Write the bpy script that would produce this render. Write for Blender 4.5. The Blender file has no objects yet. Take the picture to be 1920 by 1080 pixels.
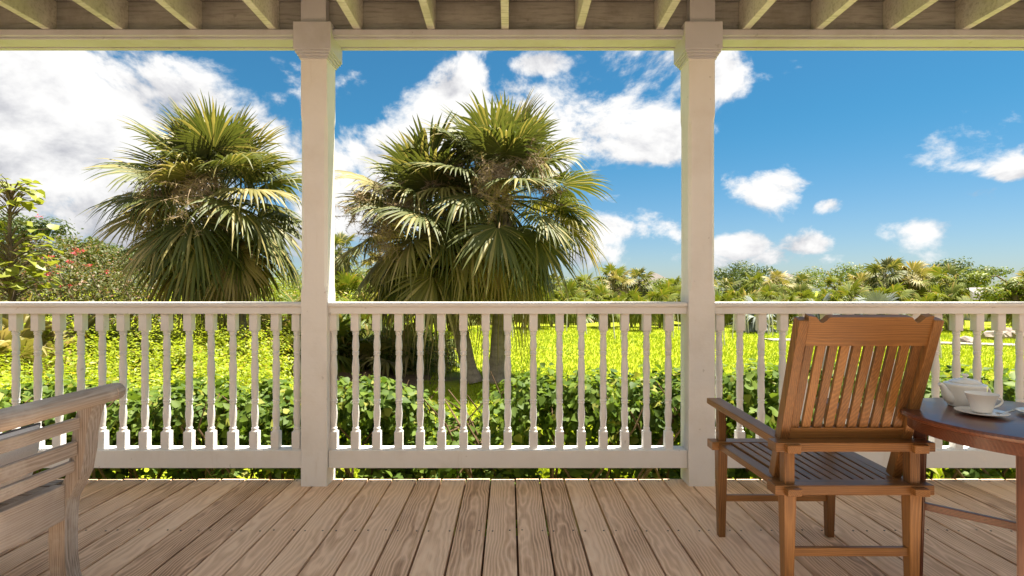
import bpy, bmesh, math, random
import numpy as np
from mathutils import Vector, Matrix

random.seed(7)
rng = np.random.default_rng(11)
R = math.radians
scene = bpy.context.scene
col = scene.collection

# ------------------------------------------------------------------ camera
CAMZ = 1.12
cam_d = bpy.data.cameras.new('camera')
cam_d.sensor_width = 36.0
cam_d.lens = 36.0 * 1000 / 1920
cam_d.shift_x = 6 / 1920
cam_d.shift_y = 5 / 1920
cam_d.clip_start = 0.05
cam_d.clip_end = 3000
cam = bpy.data.objects.new('camera', cam_d)
cam.location = (0, 0, CAMZ)
cam.rotation_euler = (R(90), 0, 0)
col.objects.link(cam)
scene.camera = cam


def at(px, py, Y):
    return Vector(((px - 954) * Y / 1000, Y, CAMZ - (py - 545) * Y / 1000))


# ------------------------------------------------------------------ light
SUN = Vector((0.27, 0.10, 0.957)).normalized()
EL = math.asin(SUN.z)
AZ = math.atan2(SUN.x, SUN.y)
sun_d = bpy.data.lights.new('sun', 'SUN')
sun_d.energy = 4.7
sun_d.angle = R(0.6)
sun_d.color = (1.0, 0.93, 0.80)
sun = bpy.data.objects.new('sun', sun_d)
sun.rotation_euler = (-SUN).to_track_quat('-Z', 'Y').to_euler()
sun.location = (20, -5, 40)
col.objects.link(sun)

scene.view_settings.view_transform = 'Standard'
scene.view_settings.look = 'None'
scene.view_settings.exposure = 2.06
scene.view_settings.gamma = 1.0
scene.view_settings.use_curve_mapping = False

world = bpy.data.worlds.new('World')
scene.world = world
world.use_nodes = True


class NT:
    """small helper to wire shader nodes"""
    def __init__(self, tree):
        self.t = tree
        self.n = tree.nodes
        self.l = tree.links

    def node(self, typ, ins=None, **props):
        nd = self.n.new(typ)
        for k, v in props.items():
            setattr(nd, k, v)
        for k, v in (ins or {}).items():
            s = nd.inputs[k]
            if isinstance(v, bpy.types.NodeSocket):
                self.l.new(v, s)
            else:
                s.default_value = v
        return nd

    def math(self, op, a, b=0.0, clamp=False):
        return self.node('ShaderNodeMath', {0: a, 1: b}, operation=op, use_clamp=clamp).outputs[0]

    def vmath(self, op, a, b=(0, 0, 0)):
        nd = self.node('ShaderNodeVectorMath', {0: a, 1: b}, operation=op)
        return nd.outputs['Value'] if op in ('LENGTH', 'DOT_PRODUCT', 'DISTANCE') else nd.outputs[0]

    def maprange(self, v, a, b, c, d, smooth=True):
        nd = self.node('ShaderNodeMapRange', {0: v, 1: a, 2: b, 3: c, 4: d})
        nd.interpolation_type = 'SMOOTHSTEP' if smooth else 'LINEAR'
        return nd.outputs[0]

    def noise(self, vec, scale, detail=4.0, rough=0.5, dist=0.0):
        return self.node('ShaderNodeTexNoise', {'Vector': vec, 'Scale': scale, 'Detail': detail,
                                                'Roughness': rough, 'Distortion': dist}).outputs['Fac']

    def mix(self, f, a, b, blend='MIX'):
        nd = self.n.new('ShaderNodeMix')
        nd.data_type = 'RGBA'
        nd.blend_type = blend
        for sock, v in ((nd.inputs[0], f), (nd.inputs[6], a), (nd.inputs[7], b)):
            if isinstance(v, bpy.types.NodeSocket):
                self.l.new(v, sock)
            elif isinstance(v, (tuple, list)):
                sock.default_value = tuple(v) + ((1.0,) if len(v) == 3 else ())
            else:
                sock.default_value = v
        return nd.outputs[2]

    def ramp(self, f, stops):
        nd = self.n.new('ShaderNodeValToRGB')
        el = nd.color_ramp.elements
        while len(el) < len(stops):
            el.new(0.5)
        for e, (p, c) in zip(el, stops):
            e.position = p
            e.color = tuple(c) + (1.0,)
        self.l.new(f, nd.inputs[0])
        return nd.outputs[0]


def build_world():
    w = NT(world.node_tree)
    w.n.clear()
    sky = w.node('ShaderNodeTexSky', sky_type='NISHITA', sun_disc=False)
    sky.sun_elevation = EL
    sky.sun_rotation = AZ
    sky.air_density = 1.0
    sky.dust_density = 0.4
    sky.ozone_density = 2.0
    d = w.node('ShaderNodeTexCoord').outputs['Generated']
    q = w.vmath('MULTIPLY', d, (1, 1, 1.5))
    n1 = w.noise(q, 5.2, 11.0, 0.62, 0.25)
    n_up = w.noise(w.vmath('ADD', q, (0.03, 0.0, 0.055)), 5.2, 5.0, 0.52, 0.25)
    nbig = w.noise(q, 1.7, 3.0, 0.5)
    # cumulus banks by direction: px-like direction, angular half-sizes, weight
    banks = [(60, 230, 520, 300, 0.39), (250, 180, 260, 150, 0.43), (330, 380, 360, 170, 0.39), (640, 400, 260, 150, 0.37), (740, 290, 200, 120, 0.43),
             (850, 205, 150, 95, 0.45), (970, 265, 170, 110, 0.48), (665, 178, 120, 60, .27), (1130, 240, 190, 120, 0.31),
             (1200, 150, 170, 80, .23), (1220, 260, 130, 80, 0.33), (1130, 330, 90, 70, .26), (500, 250, 170, 110, .26), (540, 120, 120, 50, .19),
             (1440, 348, 105, 55, 0.30), (1720, 440, 170, 52, 0.29), (1525, 461, 75, 30, 0.30), (1560, 386, 45, 24, 0.29), (1828, 372, 75, 28, .25), (900, 240, 190, 120, .44), (640, 330, 160, 110, .40), (490, 290, 170, 95, .38),
             (1897, 322, 50, 22, .26), (1140, 425, 130, 44, .30), (1240, 425, 95, 60, .32), (1380, 462, 75, 32, 0.29),
             (1008, 122, 80, 28, .28), (1365, 160, 60, 80, .26), (1650, 478, 420, 34, .20), (1200, 480, 300, 40, .18)]
    acc = None
    for px, py, rx, ry, wt in banks:
        c = Vector(((px - 954) / 1000, 1, (545 - py) / 1000))
        k = c.length
        c.normalize()
        v = w.vmath('MULTIPLY', w.vmath('SUBTRACT', d, tuple(c)),
                    (k * 1000 / rx, 2000 * k / (rx + ry), k * 1000 / ry))
        f = w.maprange(w.vmath('LENGTH', v), 1.25, 0.15, 0.0, wt)
        acc = f if acc is None else w.math('MAXIMUM', acc, f)
    # sky out of view gets heavier bright cloud, added to light the deck
    sep = w.node('ShaderNodeSeparateXYZ', {0: d})
    behind = w.maprange(sep.outputs[1], 0.35, -0.1, 0.0, 0.36)
    acc = w.math('MAXIMUM', acc, behind)
    n1c = w.math('ADD', w.math('MULTIPLY', w.math('SUBTRACT', n1, 0.5), 1.55), 0.44)
    dens = w.math('ADD', n1c, acc)
    mask = w.maprange(dens, 0.575, 0.78, 0.0, 1.0)
    lit = w.math('SUBTRACT', n1, n_up)
    lit = w.maprange(w.math('ADD', lit, w.math('MULTIPLY', w.math('SUBTRACT', nbig, 0.5), 0.55)), -0.16, 0.10, 0.0, 1.0)
    cloud = w.mix(lit, (2.5, 2.55, 2.8), (5.0, 4.97, 4.92))
    tcol = w.mix(w.maprange(sep.outputs[2], 0.0, 0.30, 0.0, 1.0), (0.42, 0.49, 0.58), (0.18, 0.485, 0.57))
    tint = w.mix(1.0, sky.outputs[0], tcol, 'MULTIPLY')
    colr = w.mix(mask, tint, cloud)
    bg = w.node('ShaderNodeBackground', {'Color': colr, 'Strength': 0.05})
    out = w.node('ShaderNodeOutputWorld', {'Surface': bg.outputs[0]})


build_world()


# ------------------------------------------------------------------ materials
MATS = {}


def newmat(name):
    m = bpy.data.materials.new(name)
    m.use_nodes = True
    t = NT(m.node_tree)
    t.n.clear()
    out = t.n.new('ShaderNodeOutputMaterial')
    MATS[name] = m
    return m, t, out


def principled(t, out, color, rough=0.5, bump=None, bump_d=0.002, spec=0.5, coat=0.0):
    p = t.node('ShaderNodeBsdfPrincipled')
    if isinstance(color, bpy.types.NodeSocket):
        t.l.new(color, p.inputs['Base Color'])
    else:
        p.inputs['Base Color'].default_value = tuple(color) + (1,)
    if isinstance(rough, bpy.types.NodeSocket):
        t.l.new(rough, p.inputs['Roughness'])
    else:
        p.inputs['Roughness'].default_value = rough
    p.inputs['Specular IOR Level'].default_value = spec
    p.inputs['Coat Weight'].default_value = coat
    if bump is not None:
        b = t.node('ShaderNodeBump', {'Height': bump, 'Strength': 0.8, 'Distance': bump_d})
        t.l.new(b.outputs[0], p.inputs['Normal'])
    t.l.new(p.outputs[0], out.inputs[0])
    return p


def wood(name, stops, axis='Y', ring=85.0, warp=0.05, rough=0.6, fibre=0.35, wear=None, bump_d=0.0012, rnd=0.16, coat=0.0, spec=0.4, rw=0.34):
    key = name + '_' + axis
    if key in MATS:
        return MATS[key]
    m, t, out = newmat(key)
    tc = t.node('ShaderNodeTexCoord').outputs['Object']
    oi = t.node('ShaderNodeObjectInfo').outputs['Random']
    sep = t.node('ShaderNodeSeparateXYZ', {0: tc})
    order = {'X': (1, 2, 0), 'Y': (0, 2, 1), 'Z': (0, 1, 2)}[axis]
    u, v, l = (sep.outputs[i] for i in order)
    l = t.math('ADD', l, t.math('MULTIPLY', oi, 41.0))
    r2 = t.math('FRACT', t.math('MULTIPLY', oi, 17.3))
    lo = t.node('ShaderNodeCombineXYZ', {0: t.math('MULTIPLY', u, 3.0), 1: t.math('MULTIPLY', v, 3.0), 2: t.math('MULTIPLY', l, 1.1)}).outputs[0]
    nz = t.math('SUBTRACT', t.noise(lo, 1.6, 3.0, 0.55), 0.5)
    nz = t.math('MULTIPLY', nz, warp)
    uu = t.math('ADD', u, t.math('MULTIPLY', t.math('SUBTRACT', r2, 0.5), 0.16))
    vv = t.math('ADD', v, t.math('ADD', 0.035, t.math('MULTIPLY', oi, 0.06)))
    rr = t.math('SQRT', t.math('ADD', t.math('MULTIPLY', uu, uu), t.math('MULTIPLY', vv, vv)))
    rr = t.math('ADD', rr, nz)
    ringv = t.math('FRACT', t.math('MULTIPLY', rr, ring))
    ringv = t.math('POWER', t.math('ABSOLUTE', t.math('SUBTRACT', t.math('MULTIPLY', ringv, 2.0), 1.0)), 2.0)
    fv = t.node('ShaderNodeCombineXYZ', {0: t.math('MULTIPLY', u, 190.0), 1: t.math('MULTIPLY', v, 190.0), 2: t.math('MULTIPLY', l, 5.0)}).outputs[0]
    fib = t.noise(fv, 1.0, 3.0, 0.6)
    bl = t.noise(t.node('ShaderNodeCombineXYZ', {0: t.math('MULTIPLY', u, 7.0), 1: v, 2: t.math('MULTIPLY', l, 2.2)}).outputs[0], 1.0, 4.0, 0.6)
    f = t.math('ADD', t.math('MULTIPLY', ringv, rw), t.math('MULTIPLY', fib, fibre))
    f = t.math('ADD', f, t.math('MULTIPLY', bl, 0.5))
    f = t.math('ADD', f, t.math('MULTIPLY', t.math('SUBTRACT', oi, 0.5), rnd))
    c = t.ramp(t.math('SUBTRACT', f, 0.15, True), stops)
    if wear is not None:
        wn = t.noise(tc, 5.0, 5.0, 0.65)
        c = t.mix(t.maprange(wn, 0.52, 0.75, 0.0, 0.75), c, wear)
    h = t.math('ADD', t.math('MULTIPLY', ringv, -0.5), t.math('MULTIPLY', fib, 0.5))
    principled(t, out, c, rough, h, bump_d, spec, coat)
    return m


DECK = [(0.08, (0.20, 0.105, 0.055)), (0.30, (0.60, 0.385, 0.245)), (0.54, (0.82, 0.575, 0.395)), (1.0, (0.88, 0.68, 0.51))]
TEAK = [(0.10, (0.07, 0.028, 0.008)), (0.36, (0.19, 0.085, 0.024)), (0.68, (0.345, 0.168, 0.050)), (1.0, (0.48, 0.26, 0.09))]
GREY = [(0.10, (0.11, 0.085, 0.068)), (0.34, (0.36, 0.305, 0.262)), (0.62, (0.54, 0.485, 0.44)), (1.0, (0.64, 0.59, 0.55))]
DARK = [(0.12, (0.04, 0.012, 0.006)), (0.40, (0.12, 0.040, 0.020)), (0.75, (0.20, 0.072, 0.036)), (1.0, (0.27, 0.105, 0.055))]


def deckwood():
    return wood('deck_wood', DECK, 'Y', 92, 0.070, 0.62, 0.44, (0.70, 0.52, 0.39), 0.0014, 0.24, 0.0, 0.4, 0.28)


def teak(ax):
    return wood('teak', TEAK, ax, 170, 0.035, 0.36, 0.46, None, 0.0005, 0.24, 0.0, 0.5, 0.18)


def greywood(ax):
    return wood('weathered_teak', GREY, ax, 130, 0.05, 0.75, 0.5, (0.55, 0.52, 0.49), 0.0015, 0.10, 0.0, 0.3, 0.16)


def darkwood(ax):
    return wood('mahogany', DARK, ax, 120, 0.04, 0.30, 0.4, None, 0.0004, 0.08, 0.15, 0.5, 0.14)


def paint(name, base, dirt, amount=0.25, streak=None, rough=0.5, bump_d=0.0012):
    m, t, out = newmat(name)
    tc = t.node('ShaderNodeTexCoord').outputs['Object']
    geo = t.node('ShaderNodeNewGeometry').outputs['Position']
    n = t.noise(geo, 3.0, 6.0, 0.65)
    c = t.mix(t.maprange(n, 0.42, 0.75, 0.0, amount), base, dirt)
    n2 = t.noise(t.vmath('MULTIPLY', geo, (6, 60, 60)), 1.0, 4.0, 0.6)
    if streak:
        c = t.mix(t.maprange(n2, 0.45, 0.72, 0.0, 0.75), c, streak)
        n3 = t.noise(geo, 1.3, 4.0, 0.6)
        c = t.mix(t.maprange(n3, 0.45, 0.72, 0.0, 0.5), c, tuple(x * 0.6 for x in streak))
    st = t.noise(t.vmath('MULTIPLY', geo, (14, 14, 2.2)), 1.0, 5.0, 0.7)
    c = t.mix(t.maprange(st, 0.56, 0.80, 0.0, 0.45), c, dirt)
    n4 = t.noise(geo, 55.0, 4.0, 0.6)
    sp = t.noise(geo, 23.0, 2.0, 0.5)
    c = t.mix(t.maprange(sp, 0.72, 0.76, 0.0, 0.35), c, tuple(x * 0.55 for x in dirt))
    principled(t, out, c, rough, t.math('ADD', n4, t.math('MULTIPLY', n2, 0.8)), bump_d, 0.4)
    return m


paint('white_paint', (0.76, 0.735, 0.70), (0.57, 0.51, 0.43), 0.4)
paint('shaded_white', (0.50, 0.50, 0.54), (0.38, 0.36, 0.35), 0.6)  # posts' white, darkened and cooled in colour to offset yellow bounced light
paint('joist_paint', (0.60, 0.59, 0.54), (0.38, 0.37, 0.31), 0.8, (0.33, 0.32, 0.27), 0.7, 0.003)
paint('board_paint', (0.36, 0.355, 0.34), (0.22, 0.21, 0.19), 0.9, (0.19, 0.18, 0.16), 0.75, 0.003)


def leafmat(name, c1, c2, c3=None, transl=0.35, rough=0.45, spec=0.4, tr_boost=1.6, f3=0.08, patch=None):
    m, t, out = newmat(name)
    g = t.node('ShaderNodeNewGeometry')
    ri = g.outputs['Random Per Island']
    c = t.mix(t.maprange(ri, 0.1, 0.9, 0.0, 1.0, False), c1, c2)
    if c3:
        r2 = t.math('FRACT', t.math('MULTIPLY', ri, 37.7))
        c = t.mix(t.maprange(r2, 1 - f3, 1 - f3 + 0.01, 0.0, 1.0), c, c3)
    n = t.noise(g.outputs['Position'], 1.3, 3.0, 0.6)
    c = t.mix(t.maprange(n, 0.3, 0.7, 0.0, 0.4), c, c2)
    if patch:
        np_ = t.noise(g.outputs['Position'], 0.55, 5.0, 0.65)
        c = t.mix(t.maprange(np_, 0.45, 0.68, 0.0, 0.85), c, patch)
    p = t.node('ShaderNodeBsdfPrincipled', {'Base Color': c, 'Roughness': rough})
    p.inputs['Specular IOR Level'].default_value = spec
    tcol = t.mix(1.0, c, (tr_boost, tr_boost, tr_boost * 0.5), 'MULTIPLY')
    tr = t.node('ShaderNodeBsdfTranslucent', {'Color': tcol})
    mx = t.node('ShaderNodeMixShader', {0: transl, 1: p.outputs[0], 2: tr.outputs[0]})
    t.l.new(mx.outputs[0], out.inputs[0])
    return m


leafmat('frond_green', (0.058, 0.075, 0.02), (0.115, 0.122, 0.034), (0.28, 0.235, 0.09), 0.24, 0.5, 0.22, 1.5, 0.20)
leafmat('frond_olive', (0.135, 0.125, 0.038), (0.24, 0.21, 0.072), (0.40, 0.31, 0.16), 0.24, 0.5, 0.22, 1.5, 0.20)
leafmat('frond_dry', (0.30, 0.215, 0.115), (0.42, 0.32, 0.18), (0.20, 0.13, 0.07), 0.2, 0.7, 0.2, 1.2, 0.2)
leafmat('dry_twig', (0.27, 0.19, 0.12), (0.38, 0.29, 0.19), None, 0.1, 0.8, 0.1, 1.0)
leafmat('hedge_leaf', (0.045, 0.088, 0.015), (0.125, 0.18, 0.026), (0.25, 0.25, 0.05), 0.34, 0.55, 0.18, 1.7, 0.10)
leafmat('lime_leaf', (0.14, 0.20, 0.012), (0.30, 0.345, 0.02), (0.42, 0.32, 0.05), 0.42, 0.45, 0.35, 1.7, 0.06)
leafmat('scrub_leaf', (0.075, 0.11, 0.012), (0.165, 0.195, 0.022), (0.28, 0.21, 0.05), 0.32, 0.5, 0.3, 1.6, 0.1)
leafmat('mid_leaf', (0.055, 0.088, 0.017), (0.115, 0.145, 0.028), (0.20, 0.15, 0.05), 0.30, 0.5, 0.3, 1.6, 0.10)
leafmat('dark_leaf', (0.030, 0.055, 0.014), (0.075, 0.10, 0.024), (0.14, 0.14, 0.03), 0.28, 0.5, 0.3, 1.5, 0.06)
leafmat('bougain_leaf', (0.05, 0.068, 0.018), (0.115, 0.115, 0.032), (0.20, 0.10, 0.055), 0.28, 0.5, 0.3, 1.5, 0.16)
leafmat('bougain_flower', (0.50, 0.04, 0.09), (0.60, 0.09, 0.11), (0.5, 0.13, 0.24), 0.3, 0.6, 0.2, 1.1, 0.2)
leafmat('sapling_leaf', (0.045, 0.095, 0.013), (0.11, 0.17, 0.02), (0.24, 0.25, 0.04), 0.33, 0.42, 0.35, 1.5, 0.08)
leafmat('silver_frond', (0.13, 0.15, 0.135), (0.21, 0.23, 0.21), None, 0.15, 0.7, 0.12, 1.1)
leafmat('lime_frond', (0.065, 0.092, 0.012), (0.145, 0.158, 0.025), (0.22, 0.165, 0.045), 0.28, 0.62, 0.12, 1.5, 0.10)
leafmat('grass_blade', (0.20, 0.265, 0.010), (0.32, 0.36, 0.018), (0.36, 0.32, 0.08), 0.38, 0.5, 0.25, 1.5, 0.06, (0.125, 0.205, 0.010))


def bark(name, c1, c2, zs=14.0, ringed=True):
    m, t, out = newmat(name)
    tc = t.node('ShaderNodeTexCoord').outputs['Object']
    n = t.noise(t.vmath('MULTIPLY', tc, (9, 9, 9)), 1.0, 6.0, 0.65)
    n2 = t.noise(t.vmath('MULTIPLY', tc, (2.5, 2.5, zs)), 1.0, 4.0, 0.6)
    n3 = t.noise(t.vmath('MULTIPLY', tc, (40, 40, 6)), 1.0, 3.0, 0.6)
    f = t.math('ADD', t.math('MULTIPLY', n, 0.4), t.math('ADD', t.math('MULTIPLY', n2, 0.4), t.math('MULTIPLY', n3, 0.25)))
    c = t.ramp(f, [(0.36, c1), (0.68, c2)])
    principled(t, out, c, 0.85, f, 0.02, 0.2)
    return m


bark('palm_bark', (0.13, 0.10, 0.07), (0.36, 0.30, 0.23))
bark('tree_bark', (0.07, 0.05, 0.035), (0.22, 0.17, 0.12), 4.0)
bark('vine_stem', (0.075, 0.045, 0.025), (0.19, 0.125, 0.07), 4.0)


def simple(name, color, rough=0.5, nscale=8.0, namt=0.15, spec=0.5, bump_d=0.002, coat=0.0):
    m, t, out = newmat(name)
    geo = t.node('ShaderNodeNewGeometry').outputs['Position']
    n = t.noise(geo, nscale, 5.0, 0.6)
    c = t.mix(t.maprange(n, 0.3, 0.7, 0.0, 1.0), tuple(x * (1 - namt) for x in color), tuple(min(1, x * (1 + namt)) for x in color))
    principled(t, out, c, rough, n, bump_d, spec, coat)
    return m


simple('ceramic', (0.83, 0.80, 0.75), 0.16, 4.0, 0.02, 0.5, 0.0002, 0.3)
simple('steel', (0.62, 0.62, 0.62), 0.25, 8.0, 0.03).node_tree.nodes['Principled BSDF'].inputs['Metallic'].default_value = 1.0
simple('fabric', (0.80, 0.79, 0.80), 0.9, 220.0, 0.06, 0.2, 0.0008)
simple('piping', (0.10, 0.10, 0.11), 0.8, 60.0, 0.1)
simple('screw', (0.09, 0.075, 0.065), 0.5, 90.0, 0.3)
simple('stake_paint', (0.50, 0.48, 0.44), 0.6, 5.0, 0.08)
simple('stone', (0.24, 0.20, 0.17), 0.85, 7.0, 0.25, 0.3, 0.03)
simple('concrete', (0.27, 0.245, 0.215), 0.85, 3.0, 0.14, 0.3, 0.004)
simple('wall_render', (0.50, 0.47, 0.44), 0.8, 2.0, 0.06, 0.3, 0.004)
simple('roof_shingle', (0.115, 0.10, 0.092), 0.85, 5.0, 0.18, 0.3, 0.02)
simple('pale_roof', (0.20, 0.185, 0.18), 0.8, 5.0, 0.12, 0.3, 0.02)
simple('window_glass', (0.05, 0.07, 0.08), 0.08, 2.0, 0.1)
simple('house_paint', (0.50, 0.44, 0.36), 0.7, 3.0, 0.06)
simple('under_deck', (0.12, 0.085, 0.06), 0.9, 6.0, 0.3)


def ground_mat():
    m, t, out = newmat('lawn_ground')
    geo = t.node('ShaderNodeNewGeometry').outputs['Position']
    n = t.noise(geo, 0.35, 5.0, 0.6)
    n2 = t.noise(geo, 14.0, 5.0, 0.7)
    n3 = t.noise(geo, 1.6, 4.0, 0.6)
    c = t.mix(t.maprange(n2, 0.3, 0.7, 0.0, 1.0), (0.19, 0.245, 0.010), (0.33, 0.36, 0.018))
    c = t.mix(t.maprange(n, 0.5, 0.75, 0.0, 0.5), c, (0.27, 0.30, 0.02))
    c = t.mix(t.maprange(n3, 0.64, 0.78, 0.0, 0.6), c, (0.30, 0.25, 0.08))
    sep = t.node('ShaderNodeSeparateXYZ', {0: geo})
    # bare earth in the bed under the palms and shrubs
    dx = t.math('ADD', sep.outputs[0], 3.0)
    dy = t.math('SUBTRACT', sep.outputs[1], 11.0)
    dd = t.math('SQRT', t.math('ADD', t.math('MULTIPLY', dx, dx), t.math('MULTIPLY', dy, dy)))
    back = t.maprange(t.math('ADD', sep.outputs[1], n3), 1.2, 2.2, 1.0, 0.0)  # unseen ground behind the porch, made dark to cut bounced light
    bed = t.maprange(t.math('ADD', dd, t.math('MULTIPLY', t.math('SUBTRACT', n3, 0.5), 2.4)), 1.3, 2.0, 1.0, 0.0)
    bed = t.math('MAXIMUM', bed, back)
    c = t.mix(bed, c, t.mix(n2, (0.10, 0.06, 0.035), (0.27, 0.18, 0.115)))
    principled(t, out, c, 0.9, n2, 0.05, 0.15)


ground_mat()


# ------------------------------------------------------------------ geometry helpers
class MB:
    def __init__(self):
        self.v = []
        self.f = []

    def add(self, v, f):
        o = len(self.v)
        self.v += [tuple(p) for p in v]
        self.f += [tuple(i + o for i in q) for q in f]
        return self

    def box(self, x0, x1, y0, y1, z0, z1, bev=0.0):
        bm = bmesh.new()
        bmesh.ops.create_cube(bm, size=1.0)
        for p in bm.verts:
            p.co = ((x0 + x1) / 2 + p.co.x * (x1 - x0), (y0 + y1) / 2 + p.co.y * (y1 - y0), (z0 + z1) / 2 + p.co.z * (z1 - z0))
        if bev > 0:
            bmesh.ops.bevel(bm, geom=bm.edges[:], offset=bev, segments=2, profile=0.6, affect='EDGES')
        return self._bm(bm)

    def _bm(self, bm):
        bm.verts.index_update()
        self.add([p.co.copy() for p in bm.verts], [[q.index for q in f.verts] for f in bm.faces])
        bm.free()
        return self

    def beam(self, p0, p1, w, h, side=(1, 0, 0), bev=0.0, w1=None, h1=None):
        """square timber from p0 to p1: w along `side`, h across"""
        p0, p1 = Vector(p0), Vector(p1)
        ax = (p1 - p0)
        L = ax.length
        ax.normalize()
        s = Vector(side)
        s = (s - ax * s.dot(ax)).normalized()
        u = ax.cross(s)
        w1 = w if w1 is None else w1
        h1 = h if h1 is None else h1
        bm = bmesh.new()
        bmesh.ops.create_cube(bm, size=1.0)
        for p in bm.verts:
            k = p.co.z + 0.5
            p.co = p0 + ax * (k * L) + s * (p.co.x * (w + (w1 - w) * k)) + u * (p.co.y * (h + (h1 - h) * k))
        if bev > 0:
            bmesh.ops.bevel(bm, geom=bm.edges[:], offset=bev, segments=2, profile=0.6, affect='EDGES')
        bmesh.ops.recalc_face_normals(bm, faces=bm.faces[:])
        return self._bm(bm)

    def tube(self, pts, rad, n=8, cap=True):
        pts = [Vector(p) for p in pts]
        if not hasattr(rad, '__len__'):
            rad = [rad] * len(pts)
        vs, fs = [], []
        ref = None
        for i, p in enumerate(pts):
            t = (pts[min(i + 1, len(pts) - 1)] - pts[max(i - 1, 0)]).normalized()
            if ref is None:
                a = Vector((0, 0, 1)) if abs(t.z) < 0.9 else Vector((1, 0, 0))
                ref = (a - t * a.dot(t)).normalized()
            else:
                ref = (ref - t * ref.dot(t)).normalized()
            b = t.cross(ref)
            for k in range(n):
                a = 2 * math.pi * k / n
                vs.append(p + (ref * math.cos(a) + b * math.sin(a)) * rad[i])
        for i in range(len(pts) - 1):
            for k in range(n):
                fs.append((i * n + k, i * n + (k + 1) % n, (i + 1) * n + (k + 1) % n, (i + 1) * n + k))
        if cap:
            fs.append(tuple(range(n - 1, -1, -1)))
            fs.append(tuple((len(pts) - 1) * n + k for k in range(n)))
        return self.add(vs, fs)

    def lathe(self, prof, n=20, c=(0, 0, 0), cap=True):
        vs, fs = [], []
        for r, z in prof:
            for k in range(n):
                a = 2 * math.pi * k / n
                vs.append((c[0] + r * math.cos(a), c[1] + r * math.sin(a), c[2] + z))
        for i in range(len(prof) - 1):
            for k in range(n):
                fs.append((i * n + k, i * n + (k + 1) % n, (i + 1) * n + (k + 1) % n, (i + 1) * n + k))
        if cap:
            fs.append(tuple(range(n - 1, -1, -1)))
            fs.append(tuple((len(prof) - 1) * n + k for k in range(n)))
        return self.add(vs, fs)

    def prism(self, poly, axis, a, b):
        """2-D polygon extruded along an axis: axis 'X' takes (y,z), 'Y' takes (x,z), 'Z' takes (x,y)"""
        n = len(poly)

        def pt(p, k):
            return {'X': (k, p[0], p[1]), 'Y': (p[0], k, p[1]), 'Z': (p[0], p[1], k)}[axis]
        vs = [pt(p, a) for p in poly] + [pt(p, b) for p in poly]
        fs = [tuple(range(n)), tuple(range(2 * n - 1, n - 1, -1))]
        for i in range(n):
            j = (i + 1) % n
            fs.append((i, i + n, j + n, j))
        return self.add(vs, fs)

    def mesh(self, name, centre=None, smooth=False):
        v = np.array(self.v, dtype=float)
        c = Vector((v.min(0) + v.max(0)) / 2) if centre is None else Vector(centre)
        me = bpy.data.meshes.new(name)
        me.from_pydata((v - np.array(c)).tolist(), [], self.f)
        bm = bmesh.new()
        bm.from_mesh(me)
        bmesh.ops.recalc_face_normals(bm, faces=bm.faces[:])
        bm.to_mesh(me)
        bm.free()
        if smooth:
            me.polygons.foreach_set('use_smooth', [True] * len(me.polygons))
            try:
                me.set_sharp_from_angle(angle=R(38))
            except Exception:
                pass
        return me, c


def link(name, me, loc, mat, parent=None):
    o = bpy.data.objects.new(name, me)
    if mat is not None and len(me.materials) == 0:
        me.materials.append(MATS[mat] if isinstance(mat, str) else mat)
    o.location = Vector(loc) - (Vector(parent['_wl']) if parent else Vector((0, 0, 0)))
    if parent:
        o.parent = parent
    o['_wl'] = tuple(loc)
    col.objects.link(o)
    return o


def part(name, mb, mat, parent=None, smooth=False):
    me, c = mb.mesh(name, None, smooth)
    return link(name, me, c, mat, parent)


def tag(o, label=None, cat=None, group=None, kind=None):
    if label:
        o['label'] = label
    if cat:
        o['category'] = cat
    if group:
        o['group'] = group
    if kind:
        o['kind'] = kind
    return o


def empty(name, loc, label=None, cat=None, group=None, kind=None):
    o = bpy.data.objects.new(name, None)
    o.empty_display_size = 0.1
    o.location = loc
    o['_wl'] = tuple(loc)
    col.objects.link(o)
    return tag(o, label, cat, group, kind)


def np_mesh(name, V, F, smooth=False):
    """triangles (n,3) from numpy"""
    me = bpy.data.meshes.new(name)
    V = np.asarray(V, dtype=np.float32)
    F = np.asarray(F, dtype=np.int32)
    me.vertices.add(len(V))
    me.vertices.foreach_set('co', V.ravel())
    me.loops.add(F.size)
    me.loops.foreach_set('vertex_index', F.ravel())
    me.polygons.add(len(F))
    me.polygons.foreach_set('loop_start', np.arange(0, F.size, 3, dtype=np.int32))
    try:
        me.polygons.foreach_set('loop_total', np.full(len(F), 3, dtype=np.int32))
    except Exception:
        pass
    me.update(calc_edges=True)
    me.validate()
    return me


# leaf templates: length 1 along +Y, normal +Z
HEART = (np.array([(0, 0, 0), (-.36, .05, .07), (.36, .05, .07), (-.42, .38, .10), (.42, .38, .10), (0, .45, -.02), (0, 1, -.10)]),
         np.array([(0, 5, 1), (1, 5, 3), (3, 5, 6), (0, 2, 5), (2, 4, 5), (4, 6, 5)]))
OVAL = (np.array([(0, 0, 0), (-.25, .45, .07), (.25, .45, .07), (0, 1, -.08), (0, .5, 0)]),
        np.array([(0, 4, 1), (1, 4, 3), (0, 2, 4), (2, 3, 4)]))
BLADE = (np.array([(-.5, 0, 0), (.5, 0, 0), (-.3, .55, .06), (.3, .55, .06), (0, 1, .2)]),
         np.array([(0, 1, 3), (0, 3, 2), (2, 3, 4)]))


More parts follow.
